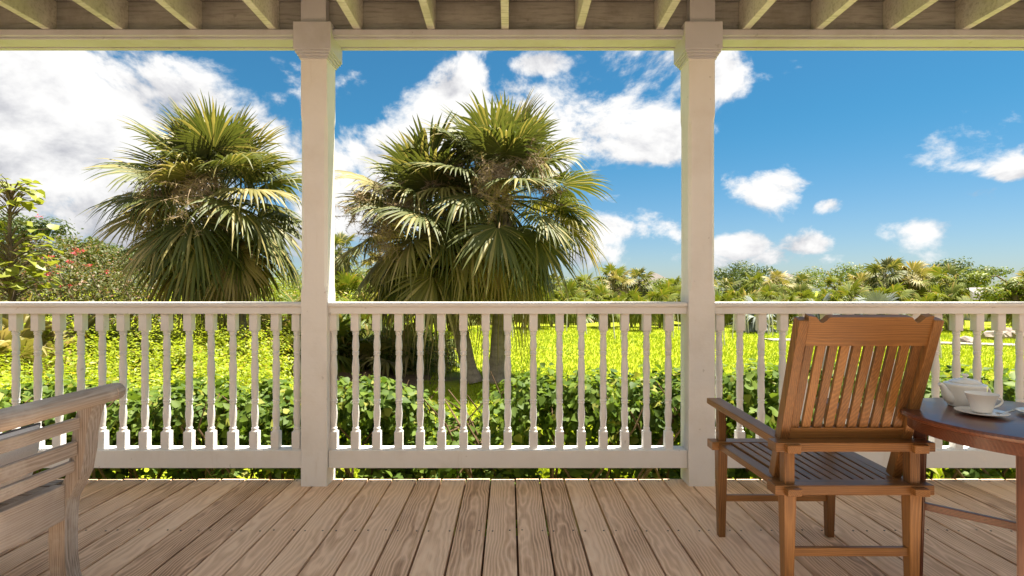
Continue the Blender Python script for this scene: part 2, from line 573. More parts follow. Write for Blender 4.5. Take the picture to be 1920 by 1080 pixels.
def basis(nrm, spin):
    """rotation matrices (n,3,3) with z = nrm and a random spin; columns x,y,z"""
    n = nrm / np.linalg.norm(nrm, axis=1, keepdims=True)
    a = np.where(np.abs(n[:, 2:3]) < 0.95, np.array([[0, 0, 1.0]]), np.array([[1.0, 0, 0]]))
    x = np.cross(a, n)
    x /= np.linalg.norm(x, axis=1, keepdims=True)
    y = np.cross(n, x)
    c, s = np.cos(spin)[:, None], np.sin(spin)[:, None]
    return np.stack([x * c + y * s, -x * s + y * c, n], axis=2)


def scatter(tpl, pos, nrm, size, spin=None):
    tv, tf = tpl
    n = len(pos)
    spin = rng.uniform(0, 2 * math.pi, n) if spin is None else spin
    M = basis(nrm, spin)
    size = np.asarray(size)
    if size.ndim == 1:
        size = np.repeat(size[:, None], 3, 1)
    tvv = tv[None, :, :] * size[:, None, :]
    V = np.einsum('nij,nkj->nki', M, tvv) + pos[:, None, :]
    F = tf[None, :, :] + (np.arange(n) * len(tv))[:, None, None]
    return V.reshape(-1, 3), F.reshape(-1, 3)


def merge(lst):
    V, F, o = [], [], 0
    for v, f in lst:
        V.append(v)
        F.append(f + o)
        o += len(v)
    return np.concatenate(V), np.concatenate(F)


def blob_points(n, lobes, shell=0.55):
    """points filling lumpy ellipsoids; returns positions and outward normals"""
    w = np.array([l[3] * l[4] * l[5] for l in lobes]) ** 0.7
    idx = rng.choice(len(lobes), n, p=w / w.sum())
    L = np.array(lobes)[idx]
    d = rng.normal(size=(n, 3))
    d /= np.linalg.norm(d, axis=1, keepdims=True)
    r = shell + (1 - shell) * rng.random(n) ** 0.6
    r *= rng.uniform(0.85, 1.12, n)
    return L[:, :3] + d * L[:, 3:6] * r[:, None], d


def foliage(name, lobes, n, size, mat, parent=None, tpl=OVAL, up=0.5, shell=0.5, zmin=None, kind=None):
    p, d = blob_points(n, lobes, shell)
    if zmin is not None:
        k = p[:, 2] > zmin
        p, d = p[k], d[k]
    nr = d + np.array([0, 0, up]) + rng.normal(size=p.shape) * 0.45
    s = rng.uniform(0.42, 1.3, len(p)) * size
    V, F = scatter(tpl, p, nr, s)
    c = np.array(parent['_wl']) if parent else np.zeros(3)
    me = np_mesh(name, V - c, F)
    return link(name, me, tuple(c), mat, parent)


def smooth01(t):
    t = min(1, max(0, t))
    return t * t * (3 - 2 * t)


def gz(x, y):
    z = -0.70
    z += 1.5 * smooth01((-x - 4.0) / 9) * smooth01((y - 8) / 10)
    z += 0.35 * smooth01((-x - 2.3) / 3.0) * smooth01((y - 4.6) / 4.0)
    z += 0.05 * math.sin(x * 0.5 + 1) * math.sin(y * 0.35)
    if y > 60:
        z += 0.0
    return z


# ------------------------------------------------------------------ ground
def build_ground():
    xs = np.unique(np.concatenate([np.linspace(-30, 40, 90), np.linspace(-900, -30, 14), np.linspace(40, 900, 14)]))
    ys = np.unique(np.concatenate([np.linspace(-40, 2, 10), np.linspace(2, 50, 80), np.linspace(50, 1500, 18)]))
    V = [(x, y, gz(x, y)) for y in ys for x in xs]
    nx = len(xs)
    F = []
    for j in range(len(ys) - 1):
        for i in range(nx - 1):
            a = j * nx + i
            F.append((a, a + 1, a + nx + 1, a + nx))
    me = bpy.data.meshes.new('ground')
    me.from_pydata(V, [], F)
    me.polygons.foreach_set('use_smooth', [True] * len(F))
    tag(link('ground', me, (0, 0, 0), 'lawn_ground'), 'sunlit yellow green lawn and garden ground beyond the porch', None, None, 'structure')
    # mown grass, denser towards the porch
    n = 150000
    y = 5.0 + 21 * rng.random(n) ** 1.5
    x = rng.uniform(-0.45, 1.05, n) * y
    keep = (np.hypot(x + 3.0, y - 11.0) > 1.9 + 0.5 * np.sin(x * 5))
    x, y = x[keep], y[keep]
    z = np.array([gz(a, b) for a, b in zip(x, y)])
    pos = np.stack([x, y, z - 0.005], 1)
    nr = rng.normal(size=pos.shape) * 0.55
    nr[:, 2] *= 0.35
    # blades stand up: template Y axis must point up, so build the frame by hand
    up = np.stack([rng.normal(0, .38, len(x)), rng.normal(0, .38, len(x)), np.ones(len(x))], 1)
    up /= np.linalg.norm(up, axis=1, keepdims=True)
    side = np.cross(up, nr)
    side /= np.linalg.norm(side, axis=1, keepdims=True)
    nn = np.cross(side, up)
    M = np.stack([side, up, nn], 2)
    h = rng.uniform(0.035, 0.085, len(x)) * (1 + 0.02 * y)
    w = rng.uniform(0.008, 0.016, len(x)) * (1 + 0.07 * y)
    tv, tf = BLADE
    V = np.einsum('nij,nkj->nki', M, tv[None] * np.stack([w, h, h], 1)[:, None, :]) + pos[:, None, :]
    F = (tf[None] + (np.arange(len(x)) * len(tv))[:, None, None]).reshape(-1, 3)
    tag(link('grass', np_mesh('grass', V.reshape(-1, 3), F), (0, 0, 0), 'grass_blade'),
        'short sunlit yellow green grass of the lawn', 'grass', None, 'stuff')


build_ground()

ORD = ['first', 'second', 'third', 'fourth', 'fifth', 'sixth', 'seventh', 'eighth', 'ninth', 'tenth', 'eleventh', 'twelfth', 'thirteenth',
       'fourteenth', 'fifteenth', 'sixteenth', 'seventeenth', 'eighteenth']

# garden path on the far right of the lawn
mb = MB()
pp = [(9.5, 19.2), (13.0, 18.4), (16.5, 17.2), (21, 16.2), (30, 15.6)]
vs, fs = [], []
for i, (x, y) in enumerate(pp):
    zz = max(gz(x, y), gz(x, y + 0.8)) + 0.05
    vs += [(x, y, zz), (x, y + 0.8, zz), (x, y, zz - 0.12), (x, y + 0.8, zz - 0.12)]
for i in range(len(pp) - 1):
    a = i * 4
    fs += [(a, a + 4, a + 5, a + 1), (a, a + 2, a + 6, a + 4), (a + 1, a + 5, a + 7, a + 3)]
mb.add(vs, fs)
tag(part('path', mb, 'concrete'), 'pale concrete path crossing the lawn behind the round table', None, None, 'structure')

# ------------------------------------------------------------------ porch: deck
deck = empty('deck', (0, 0, 0), 'weathered brown plank porch floor', None, None, 'structure')
PW, GAP = 0.1455, 0.009
Y0, Y1 = 0.7, 3.176
mbp = MB().box(-(PW - GAP) / 2, (PW - GAP) / 2, -(Y1 - Y0) / 2, (Y1 - Y0) / 2, -0.032, 0.0, 0.004)
plank_me, _ = mbp.mesh('plank', (0, 0, 0))
plank_me.materials.append(deckwood())
i0 = -40
screws = MB()
for i in range(i0, 41):
    x = i * PW - 0.035
    e = random.uniform(-0.006, 0.006)
    link('plank', plank_me, (x, (Y0 + Y1) / 2 + e, random.uniform(-0.0015, 0.001)), None, deck)
    for ys in (3.14, 2.49, 2.08, 1.67, 1.26, 0.85):
        for s in (-0.045, 0.045):
            if abs(x) < 3.4:
                a, b = x + s + random.uniform(-.006, .006), ys + random.uniform(-.006, .006)
                screws.lathe([(0.0042, 0.0), (0.0042, 0.0022)], 7, (a, b, -0.0003))
tag(part('screw_heads', screws, 'screw', deck), None, None, None, 'stuff')
part('gap_shade_sheet', MB().box(-5.9, 5.9, 0.7, 3.17, -0.66, -0.60), 'under_deck', deck)  # added dark sheet standing in for shade seen through the plank gaps
part('rim_board', MB().box(-5.9, 5.9, 3.12, 3.16, -0.22, -0.034), 'under_deck', deck)
for ys in (2.49, 1.67, 0.85):
    part('floor_joist', MB().box(-5.9, 5.9, ys - 0.02, ys + 0.02, -0.22, -0.034), 'under_deck', deck)

wall = MB().box(-6.2, 6.2, -2.05, -1.85, -0.75, 3.0)  # added wall, never in view, blocks low sky light from behind
tag(part('house_wall', wall, 'house_paint'), 'cream wall added out of view behind the porch to cut light from the back', None, None, 'structure')

# ------------------------------------------------------------------ porch: ceiling and header
ceil = empty('porch_ceiling', (0, 0, 2.8), 'whitewashed open joist ceiling of the porch', None, None, 'structure')
bw = 0.142
y = 3.20
while y > 1.88:
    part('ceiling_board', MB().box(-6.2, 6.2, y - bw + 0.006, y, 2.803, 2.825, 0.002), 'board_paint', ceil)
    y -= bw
part('sun_block_sheet', MB().box(-6.25, 6.25, 1.74, 3.248, 2.828, 2.855), 'board_paint', ceil)  # unseen sheet added to stop sun between boards, cut short for sky light
jx = []
for p in (85, 222, 362, 510, 669, 808, 947, 1087, 1238, 1400, 1537, 1674, 1812):
    jx.append((p - 954) * 3.05 / 1000)
jx = [jx[0] - 0.43 * k for k in (6, 5, 4, 3, 2, 1)] + jx + [jx[-1] + 0.43 * k for k in (1, 2, 3, 4, 5, 6)]
jm, jc = MB().box(-0.021, 0.021, 1.80, 3.135, 2.618, 2.80, 0.002).mesh('joist')
for x in jx:
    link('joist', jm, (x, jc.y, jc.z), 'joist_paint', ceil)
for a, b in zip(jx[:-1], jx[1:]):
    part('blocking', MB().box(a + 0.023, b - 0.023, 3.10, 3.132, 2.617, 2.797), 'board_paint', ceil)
head = empty('header_beam', (0, 3.1, 2.578), 'white painted header beam carried by the porch posts', 'beam', None, 'structure')
part('plate', MB().box(-6.2, 6.2, 3.05, 3.20, 2.580, 2.615, 0.003), 'shaded_white', head)
part('bead', MB().box(-6.2, 6.2, 3.070, 3.085, 2.566, 2.579, 0.003), 'shaded_white', head)
part('fascia', MB().box(-6.2, 6.2, 3.203, 3.235, 2.575, 2.80, 0.003), 'shaded_white', head)


# ------------------------------------------------------------------ porch: posts
def post(xc, label):
    t = empty('porch_post', (xc, 3.125, 0), label, 'post', 'square posts of the porch')
    h = 0.075
    mb = MB()

    def ring(z, ch):
        a = h - ch
        return [(xc + sx, 3.125 + sy, z) for sx, sy in ((-a, -h), (a, -h), (h, -a), (h, a), (a, h), (-a, h), (-h, a), (-h, -a))]
    lv = [(0.0, .003), (1.105, .003), (1.145, .016), (2.09, .016), (2.13, .003), (2.618, .003)]
    vs = [p for z, c in lv for p in ring(z, c)]
    fs = [tuple(range(7, -1, -1)), tuple(len(lv) * 8 - 8 + k for k in range(8))]
    for i in range(len(lv) - 1):
        for k in range(8):
            fs.append((i * 8 + k, i * 8 + (k + 1) % 8, i * 8 + 8 + (k + 1) % 8, i * 8 + 8 + k))
    mb.add(vs, fs)
    part('shaft', mb, 'white_paint', t)
    c = 0.107
    part('capital', MB().box(xc - c, xc + c, 3.125 - c, 3.125 + c, 2.488, 2.645, 0.004), 'shaded_white', t)
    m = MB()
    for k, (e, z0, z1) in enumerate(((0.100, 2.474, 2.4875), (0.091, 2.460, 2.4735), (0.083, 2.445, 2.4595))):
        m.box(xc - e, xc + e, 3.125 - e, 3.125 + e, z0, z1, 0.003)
    part('moulding', m, 'shaded_white', t)
    part('upper_block', MB().box(xc - 0.072, xc + 0.072, 3.042, 3.13, 2.646, 2.80, 0.002), 'shaded_white', t)
    return t


post(-3.335, 'square white porch post at the far end of the railing beyond the grey bench')
post(-1.115, 'square white porch post between the grey bench and the two palms')
post(1.105, 'square white porch post just behind the armrest of the teak chair')
post(3.325, 'square white porch post at the far end of the railing beyond the round table')

# ------------------------------------------------------------------ porch: railings
prof = []


def bal_profile():
    p = [(0.0225, 0.888), (0.0165, 0.886), (0.0205, 0.880), (0.0205, 0.876), (0.0165, 0.873), (0.0195, 0.868), (0.0195, 0.864), (0.0155, 0.860),
         (0.0165, 0.845), (0.0195, 0.815), (0.0205, 0.795), (0.0185, 0.775), (0.0160, 0.768), (0.0195, 0.763), (0.0195, 0.758), (0.0160, 0.755),
         (0.0195, 0.751), (0.0195, 0.746), (0.0155, 0.741), (0.0165, 0.725), (0.0200, 0.690), (0.0215, 0.665), (0.0195, 0.630), (0.0170, 0.605),
         (0.0200, 0.600), (0.0200, 0.594), (0.0180, 0.590), (0.0195, 0.565), (0.0200, 0.535), (0.0185, 0.500), (0.0170, 0.487), (0.0205, 0.482),
         (0.0205, 0.476), (0.0170, 0.472), (0.0195, 0.468), (0.0195, 0.463), (0.0160, 0.458), (0.0175, 0.440), (0.0212, 0.405), (0.0205, 0.380),
         (0.0170, 0.345), (0.0160, 0.325), (0.0200, 0.320), (0.0200, 0.314), (0.0172, 0.311), (0.0205, 0.306), (0.0205, 0.302), (0.0225, 0.298)]
    return [(r, z) for r, z in reversed(p)]


bm_ = MB().lathe(bal_profile(), 14)
bm_.box(-0.0235, 0.0235, -0.0235, 0.0235, 0.196, 0.300, 0.004)
bm_.box(-0.0235, 0.0235, -0.0235, 0.0235, 0.886, 0.990, 0.004)
bal_me, _ = bm_.mesh('baluster', (0, 0, 0), True)
bal_me.materials.append(MATS['white_paint'])


def railing(x0, x1, bpx, label):
    t = empty('porch_railing', ((x0 + x1) / 2, 3.12, 0.09), label, 'railing', 'white baluster railings between the porch posts')
    m = MB().prism([(3.068, 1.028), (3.064, 1.036), (3.066, 1.046), (3.076, 1.054), (3.165, 1.054), (3.175, 1.046), (3.177, 1.036), (3.173, 1.028)], 'X', x0, x1)
    part('top_rail', m, 'white_paint', t, True)
    part('sub_rail', MB().box(x0, x1, 3.078, 3.163, 0.986, 1.0275, 0.003), 'white_paint', t)
    part('bottom_rail', MB().box(x0, x1, 3.072, 3.172, 0.097, 0.199, 0.004), 'white_paint', t)
    for p in bpx:
        o = link('baluster', bal_me, ((p - 954) * 3.12 / 1000, 3.12, 0), None, t)
        o.rotation_euler.z = R(random.uniform(-2, 2))
    return t


railing(-3.258, -1.192, [-92, -51, -10, 30, 71, 111, 152, 192, 231, 272, 313, 355, 396, 437, 478, 518, 557], 'white baluster railing bay behind the grey wooden bench')
railing(-1.038, 1.028, [626, 667, 707, 748, 788, 828, 869, 911, 952, 1000, 1049, 1090, 1131, 1171, 1212, 1253], 'white baluster railing bay between the two middle posts')
railing(1.182, 3.248, [1348, 1387, 1427, 1467, 1508, 1549, 1590, 1631, 1672, 1713, 1754, 1793, 1832, 1872, 1912, 1953, 1990], 'white baluster railing bay behind the teak chair and table')

# ------------------------------------------------------------------ teak armchair
ch = empty('armchair', (1.215, 2.17, 0), 'teak slatted garden armchair with scalloped backrest facing the railing', 'chair')
cx = 1.216
RY, FY = 1.905, 2.435                    # rear and front leg lines
xr, xf = 0.222, 0.247                    # half widths rear / front
for s in (-1, 1):
    part('leg', MB().beam((cx + s * xr, RY, 0), (cx + s * xr, RY, 0.4005), 0.030, 0.030, (1, 0, 0), 0.003, 0.044, 0.046), teak('Z'), ch)
    part('leg', MB().beam((cx + s * xf, FY, 0), (cx + s * xf, FY, 0.4005), 0.030, 0.030, (1, 0, 0), 0.003, 0.044, 0.046), teak('Z'), ch)
    part('arm_post', MB().beam((cx + s * xr, RY, 0.4295), (cx + s * xr, RY, 0.5515), 0.036, 0.036, (1, 0, 0), 0.002), teak('Z'), ch)
    part('arm_post', MB().beam((cx + s * xf, FY, 0.4295), (cx + s * xf, FY, 0.583), 0.034, 0.034, (1, 0, 0), 0.002), teak('Z'), ch)
    part('seat_side_rail', MB().beam((cx + s * xr, RY - 0.055, 0.4165), (cx + s * xf, FY + 0.055, 0.4165), 0.050, 0.026, (1, 0, 0), 0.003), teak('Y'), ch)
    # arm: rises a little towards the front and has a rounded nose
    part('armrest', MB().beam((cx + s * xr, RY - 0.052, 0.567), (cx + s * (xf + 0.006), FY + 0.075, 0.604), 0.050, 0.030, (1, 0, 0), 0.004, 0.066, 0.026), teak('Y'), ch)
for nm, yy, hw, z0, z1 in (('seat_front_rail', FY, xf + 0.052, 0.4305, 0.4515), ('seat_rear_rail', RY, xr + 0.058, 0.4305, 0.4495)):
    part(nm, MB().box(cx - hw, cx + hw, yy - 0.032, yy + 0.032, z0 - 0.030, z1 - 0.014, 0.003), teak('X'), ch)
part('back_support_rail', MB().box(cx - xr - 0.058, cx + xr + 0.058, RY - 0.036, RY + 0.026, 0.5545, 0.5865, 0.003), teak('X'), ch)
for k in range(10):
    f = (k + 0.5) / 10 * 2 - 1
    part('seat_slat', MB().beam((cx + f * (xr - 0.028), RY + 0.034, 0.424), (cx + f * (xf - 0.028), FY - 0.034, 0.428), 0.0315, 0.016, (1, 0, 0), 0.003), teak('Y'), ch)
part('stretcher', MB().beam((cx - xf, FY, 0.175), (cx + xf, FY, 0.175), 0.018, 0.028, (0, 1, 0), 0.002), teak('X'), ch)
part('stretcher', MB().beam((cx - xr, RY, 0.190), (cx + xr, RY, 0.190), 0.018, 0.030, (0, 1, 0), 0.002), teak('X'), ch)
# leaning back frame
B0, B1 = Vector((0, 1.992, 0.432)), Vector((0, 1.80, 1.035))
bd = (B1 - B0).normalized()
bn = Vector((0, -bd.z, bd.y))            # towards the camera side


def bp(x, k, off=0.0):
    p = B0 + (B1 - B0) * k + bn * off
    return Vector((cx + x, p.y, p.z))


BW = 0.236
for s in (-1, 1):
    part('back_stile', MB().beam(bp(s * (BW - 0.016), 0.0), bp(s * (BW - 0.010), 0.985), 0.034, 0.040, (1, 0, 0), 0.004), teak('Z'), ch)
part('back_lower_rail', MB().beam(bp(-BW + 0.034, 0.29), bp(BW - 0.034, 0.29), 0.044, 0.024, bd, 0.003), teak('X'), ch)
# scalloped crest
xs = np.linspace(-BW + 0.026, BW - 0.026, 49)
top = []
for x in xs:
    a = abs(x) / (BW - 0.026)
    z = 0.0
    if a > 0.66:
        u = (a - 0.66) / 0.34
        z = -0.021 * math.sin(math.pi * min(1, u / 0.62)) if u < 0.62 else 0.004 * (u - 0.62) / 0.38
    top.append(z)
mb = MB()
vs, fs = [], []
Ltot = (B1 - B0).length
for x, z in zip(xs, top):
    for off in (-0.013, 0.013):
        vs.append(bp(x, 0.835, off))
        vs.append(bp(x, 1.0 + z / Ltot, off))
for i in range(len(xs) - 1):
    a = i * 4
    b = a + 4
    fs += [(a, b, b + 1, a + 1), (a + 2, a + 3, b + 3, b + 2), (a + 1, b + 1, b + 3, a + 3), (a, a + 2, b + 2, b)]
fs += [(0, 1, 3, 2), (len(vs) - 4, len(vs) - 2, len(vs) - 1, len(vs) - 3)]
mb.add(vs, fs)
part('crest_rail', mb, teak('X'), ch)
for k in range(10):
    f = (k - 4.5) / 10 * 2
    x = f * (BW - 0.030)
    part('back_slat', MB().beam(bp(x, 0.315), bp(x, 0.842), 0.0295, 0.014, (1, 0, 0), 0.002), teak('Z'), ch)

# ------------------------------------------------------------------ round table
TX, TY = 1.705, 1.765
tb = empty('round_table', (TX, TY, 0), 'dark brown round wooden table set for tea beside the chair', 'table')
TR = 0.338
part('table_top', MB().lathe([(TR - 0.008, 0.680), (TR, 0.684), (TR + 0.002, 0.692), (TR - 0.003, 0.699), (TR - 0.010, 0.700), (0.10, 0.7002), (0.004, 0.7003)], 72, (TX, TY, 0)), darkwood('X'), tb, True)
mb = MB()
pr = [(TR - 0.045, 0.640), (TR - 0.022, 0.640), (TR - 0.022, 0.6795), (TR - 0.045, 0.6795), (TR - 0.045, 0.640)]
mb.lathe(pr, 64, (TX, TY, 0), False)
part('apron', mb, darkwood('X'), tb, True)
ray = Vector((0.69, 0.724, 0))
pr2 = Vector((-0.724, 0.69, 0))
LEG = [Vector((TX, TY, 0)) + d * 0.272 for d in (pr2, -ray, ray, -pr2)]
for q in LEG:
    dv = (q - Vector((TX, TY, 0))).normalized()
    part('leg', MB().beam(q + dv * 0.012, Vector((q.x, q.y, 0.6795)), 0.024, 0.024, dv, 0.003, 0.034, 0.034), darkwood('Z'), tb)
part('stretcher', MB().beam(LEG[0] + Vector((0, 0, .335)), LEG[3] + Vector((0, 0, .335)), 0.018, 0.026, ray, 0.002), darkwood('X'), tb)
part('stretcher', MB().beam(LEG[1] + Vector((0, 0, .308)), LEG[2] + Vector((0, 0, .308)), 0.018, 0.026, pr2, 0.002), darkwood('X'), tb)
ZT = 0.7005


# ------------------------------------------------------------------ tea things
def ribbon_tube(pts, rads, n=10):
    return MB().tube(pts, rads, n)


def teapot(x, y):
    t = empty('teapot', (x, y, ZT), 'white ceramic teapot with lid on the round table', 'teapot')
    b = [(0.050, 0.0), (0.056, 0.003), (0.060, 0.012), (0.066, 0.05), (0.070, 0.078), (0.071, 0.082), (0.069, 0.087), (0.052, 0.092), (0.050, 0.091)]
    part('body', MB().lathe(b, 40, (x, y, ZT)), 'ceramic', t, True)
    part('lid', MB().lathe([(0.051, 0.0925), (0.052, 0.095), (0.036, 0.103), (0.016, 0.107), (0.007, 0.108), (0.006, 0.112), (0.0115, 0.117), (0.0120, 0.121), (0.008, 0.1245), (0.001, 0.1255)], 36, (x, y, ZT)), 'ceramic', t, True)
    sp = [Vector((x + a, y, ZT + z)) for a, z in ((-0.050, 0.030), (-0.066, 0.036), (-0.078, 0.052), (-0.086, 0.070), (-0.095, 0.082), (-0.104, 0.086))]
    part('spout', ribbon_tube(sp, [0.024, 0.021, 0.016, 0.012, 0.009, 0.007], 14), 'ceramic', t, True)
    hd = [Vector((x + 0.064 + 0.037 * math.sin(a), y, ZT + 0.045 + 0.034 * math.cos(a))) for a in np.linspace(0.05, math.pi - 0.05, 14)]
    part('handle', ribbon_tube(hd, 0.0058, 10), 'ceramic', t, True)
    t.scale = (0.9, 0.9, 0.95)


def cup(x, y, label, hdir=(1, -0.1)):
    z = ZT + 0.0095
    t = empty('teacup', (x, y, z), label, 'cup', 'teacups on the round table')
    prof = [(0.024, 0.0), (0.027, 0.002), (0.029, 0.008), (0.036, 0.035), (0.045, 0.060), (0.0465, 0.0625), (0.0445, 0.0615), (0.034, 0.034), (0.026, 0.010), (0.002, 0.007)]
    part('bowl', MB().lathe(prof, 36, (x, y, z)), 'ceramic', t, True)
    h = Vector((hdir[0], hdir[1], 0)).normalized()
    pts = [Vector((x, y, z)) + h * (0.036 + 0.028 * math.sin(a) + 0.006 * math.cos(a)) + Vector((0, 0, 0.034 + 0.018 * math.cos(a))) for a in np.linspace(0.1, math.pi - 0.1, 12)]
    part('handle', ribbon_tube(pts, 0.0034, 8), 'ceramic', t, True)


def saucer(x, y, label):
    prof = [(0.030, 0.0), (0.034, 0.001), (0.055, 0.005), (0.072, 0.0105), (0.073, 0.0125), (0.070, 0.0125), (0.050, 0.0085), (0.030, 0.0060), (0.002, 0.0058)]
    me, c = MB().lathe(prof, 44, (x, y, ZT)).mesh('saucer', None, True)
    tag(link('saucer', me, c, 'ceramic'), label, 'saucer', 'saucers under the teacups')


tp = at(1814, 762, 1.93)
teapot(1.655, 1.935)
c1 = (1.600, 1.805)
saucer(*c1, 'white saucer in front of the teapot, with a teaspoon on its rim')
cup(*c1, 'white flared teacup standing in front of the teapot')
c2 = (1.800, 1.790)
saucer(*c2, 'white saucer cut by the edge of the photo')
cup(*c2, 'white flared teacup cut by the edge of the photo')
mb = MB()
s0 = Vector((c1[0] + 0.028, c1[1] - 0.040, ZT + 0.0125))
s1 = Vector((c1[0] + 0.098, c1[1] - 0.012, ZT + 0.0175))
mb.tube([s0, s0.lerp(s1, .5), s1], [0.0022, 0.0024, 0.0034], 8)
sp_ = empty('teaspoon', tuple(s0), 'small steel teaspoon lying on the saucer in front of the teapot', 'spoon')
part('spoon_handle', mb, 'steel', sp_, True)
mb = MB().lathe([(0.001, 0.0), (0.007, 0.0012), (0.010, 0.004), (0.0092, 0.0044), (0.006, 0.0026), (0.001, 0.002)], 14, (s0.x - 0.009, s0.y - 0.003, s0.z - 0.001))
part('spoon_bowl', mb, 'steel', sp_, True)

# ------------------------------------------------------------------ weathered bench (its arm end is in view)
bn_ = empty('bench', (-2.3, 1.8, 0), 'weathered grey wooden bench with scrolled slatted arm and pale cushion', 'bench')
PRF = [(0.0, -1.628), (0.05, -1.643), (0.116, -1.651), (0.20, -1.652), (0.27, -1.650), (0.336, -1.643), (0.375, -1.622), (0.437, -1.592), (0.52, -1.577), (0.583, -1.572), (0.64, -1.562), (0.70, -1.545)]


def stile(yn, flip, xo=0.0):
    prof = [(x, z) for z, x in PRF] + [(x - (0.052 if z > 0.3 else 0.060), z) for z, x in reversed(PRF)]
    if flip:
        prof = [(-4.3 - x, z) for x, z in prof]
    return MB().prism(prof, 'Y', yn, yn + 0.062)


for flip in (False, True):
    sx = (lambda x: -4.3 - x) if flip else (lambda x: x)
    for yn in (1.983, 1.545):
        part('arm_stile', stile(yn, flip), greywood('Z'), bn_)
    # scroll rail on top of the stiles, with a turned end
    pts = [(sx(-1.556), yy, 0.722) for yy in (1.40, 1.45, 2.075, 2.078, 2.082, 2.12, 2.132)]
    part('arm_rail', MB().tube(pts, [0.028, 0.035, 0.035, 0.032, 0.035, 0.033, 0.025], 18), greywood('Y'), bn_, True)
    for z, xx, h in ((0.628, -1.592, 0.042), (0.535, -1.602, 0.052), (0.468, -1.612, 0.042)):
        part('arm_slat', MB().box(min(sx(xx), sx(xx - 0.020)), max(sx(xx), sx(xx - 0.020)), 1.608, 1.981, z - h / 2, z + h / 2, 0.003), greywood('Y'), bn_)
    part('end_rail', MB().box(min(sx(-1.648), sx(-1.690)), max(sx(-1.648), sx(-1.690)), 1.608, 1.981, 0.268, 0.400, 0.004), greywood('Y'), bn_)
for k in range(6):
    yy = 1.56 + k * 0.083
    part('seat_slat', MB().box(-2.60, -1.694, yy, yy + 0.07, 0.376, 0.398, 0.003), greywood('X'), bn_)
part('front_rail', MB().box(-2.58, -1.712, 1.99, 2.03, 0.275, 0.374, 0.004), greywood('X'), bn_)
part('back_rail', MB().box(-2.58, -1.712, 1.55, 1.59, 0.275, 0.374, 0.004), greywood('X'), bn_)
for z in (0.46, 0.57, 0.68):
    part('back_slat', MB().box(-2.66, -1.64, 1.552, 1.578, z - 0.035, z + 0.035, 0.003), greywood('X'), bn_)
# loose cushion leaning on the inside of the arm
cu = empty('cushion', (-1.80, 1.80, 0.398), 'pale grey cushion with dark piping on the wooden bench', 'cushion')


def cushion_mesh(cx_, cy, cz, hx, hy, hz, tilt):
    mb = MB()
    n = 14
    vs, fs = [], []
    for side in (1, -1):
        for j in range(n + 1):
            for i in range(n + 1):
                a, b = i / n * 2 - 1, j / n * 2 - 1
                th = hx * ((1 - a ** 4) * (1 - b ** 4)) ** 0.45
                p = Vector((side * th, a * hy, b * hz))
                p = Matrix.Rotation(tilt, 3, 'Y') @ p
                vs.append(p + Vector((cx_, cy, cz)))
    m = (n + 1) ** 2
    for s in (0, 1):
        for j in range(n):
            for i in range(n):
                a = s * m + j * (n + 1) + i
                q = (a, a + 1, a + n + 2, a + n + 1)
                fs.append(q if s == 0 else q[::-1])
    mb.add(vs, fs)
    edge = []
    for a, b in [(t, -1) for t in np.linspace(-1, 1, 9)] + [(1, t) for t in np.linspace(-1, 1, 9)] + [(t, 1) for t in np.linspace(1, -1, 9)] + [(-1, t) for t in np.linspace(1, -1, 9)]:
        edge.append(Matrix.Rotation(tilt, 3, 'Y') @ Vector((0, a * hy, b * hz)) + Vector((cx_, cy, cz)))
    return mb, edge


mbc, edge = cushion_mesh(-1.770, 1.80, 0.515, 0.052, 0.185, 0.113, R(12))
part('cover', mbc, 'fabric', cu, True)
part('piping', MB().tube(edge, 0.004, 6), 'piping', cu, True)


# ------------------------------------------------------------------ fan palms
def fan_blade(hub, ax, nrm, L, nseg, spread, split, droop, rs, thin=1.0):
    """costapalmate fan: pleated, joined near the hub, free drooping tips. returns (V,F)"""
    ax = ax.normalized()
    nrm = (nrm - ax * nrm.dot(ax)).normalized()
    sd = ax.cross(nrm)
    V, F = [], []
    da = 2 * spread / nseg
    bent = rs.uniform(0, 1) < 0.22
    for k in range(nseg):
        if rs.random() < 0.05:
            continue
        a = -spread + da * (k + 0.5)
        ll = L * (0.74 + 0.26 * math.cos(a * 0.72)) * rs.uniform(0.84, 1.08)
        u = ax * math.cos(a) + sd * math.sin(a)
        w = -ax * math.sin(a) + sd * math.cos(a)
        fold = (0.5 * abs(math.sin(a))) ** 1.0
        costa = 0.16 * L * (1 - abs(a) / spread)
        kd = droop * rs.uniform(0.4, 1.9) + (0.35 if rs.random() < (0.35 if bent else 0.06) else 0)
        base = len(V)
        tw = rs.uniform(-0.35, 0.35)
        for r in (0.05, 0.30, split, 0.5 * (split + 1), 0.80 + 0.2 * split * 0.5, 1.0):
            rr = r * ll
            c = hub + ax * (costa * min(1, r * 1.5)) + u * rr
            c = c - nrm * (0.14 * L * (r ** 2)) + nrm * (fold * 0.22 * rr * (1 - 0.45 * r))
            fr = max(0.0, r - split * 0.7)
            c = c + Vector((0, 0, -1)) * (kd * L * fr * fr * 2.2)
            if r <= split:
                hw = math.tan(da / 2) * rr * 1.04
            else:
                q = (r - split) / (1 - split)
                hw = math.tan(da / 2) * split * ll * (1 - q) ** 0.75 * 1.0
            hw = max(hw * thin, 0.0012)
            wv = (w + nrm * (tw * max(0, r - split))).normalized()
            ridge = nrm * (hw * 0.55)
            V += [c - wv * hw, c + ridge, c + wv * hw]
        for j in range(5):
            b = base + j * 3
            F += [(b, b + 1, b + 4), (b, b + 4, b + 3), (b + 1, b + 2, b + 5), (b + 1, b + 5, b + 4)]
    return V, F


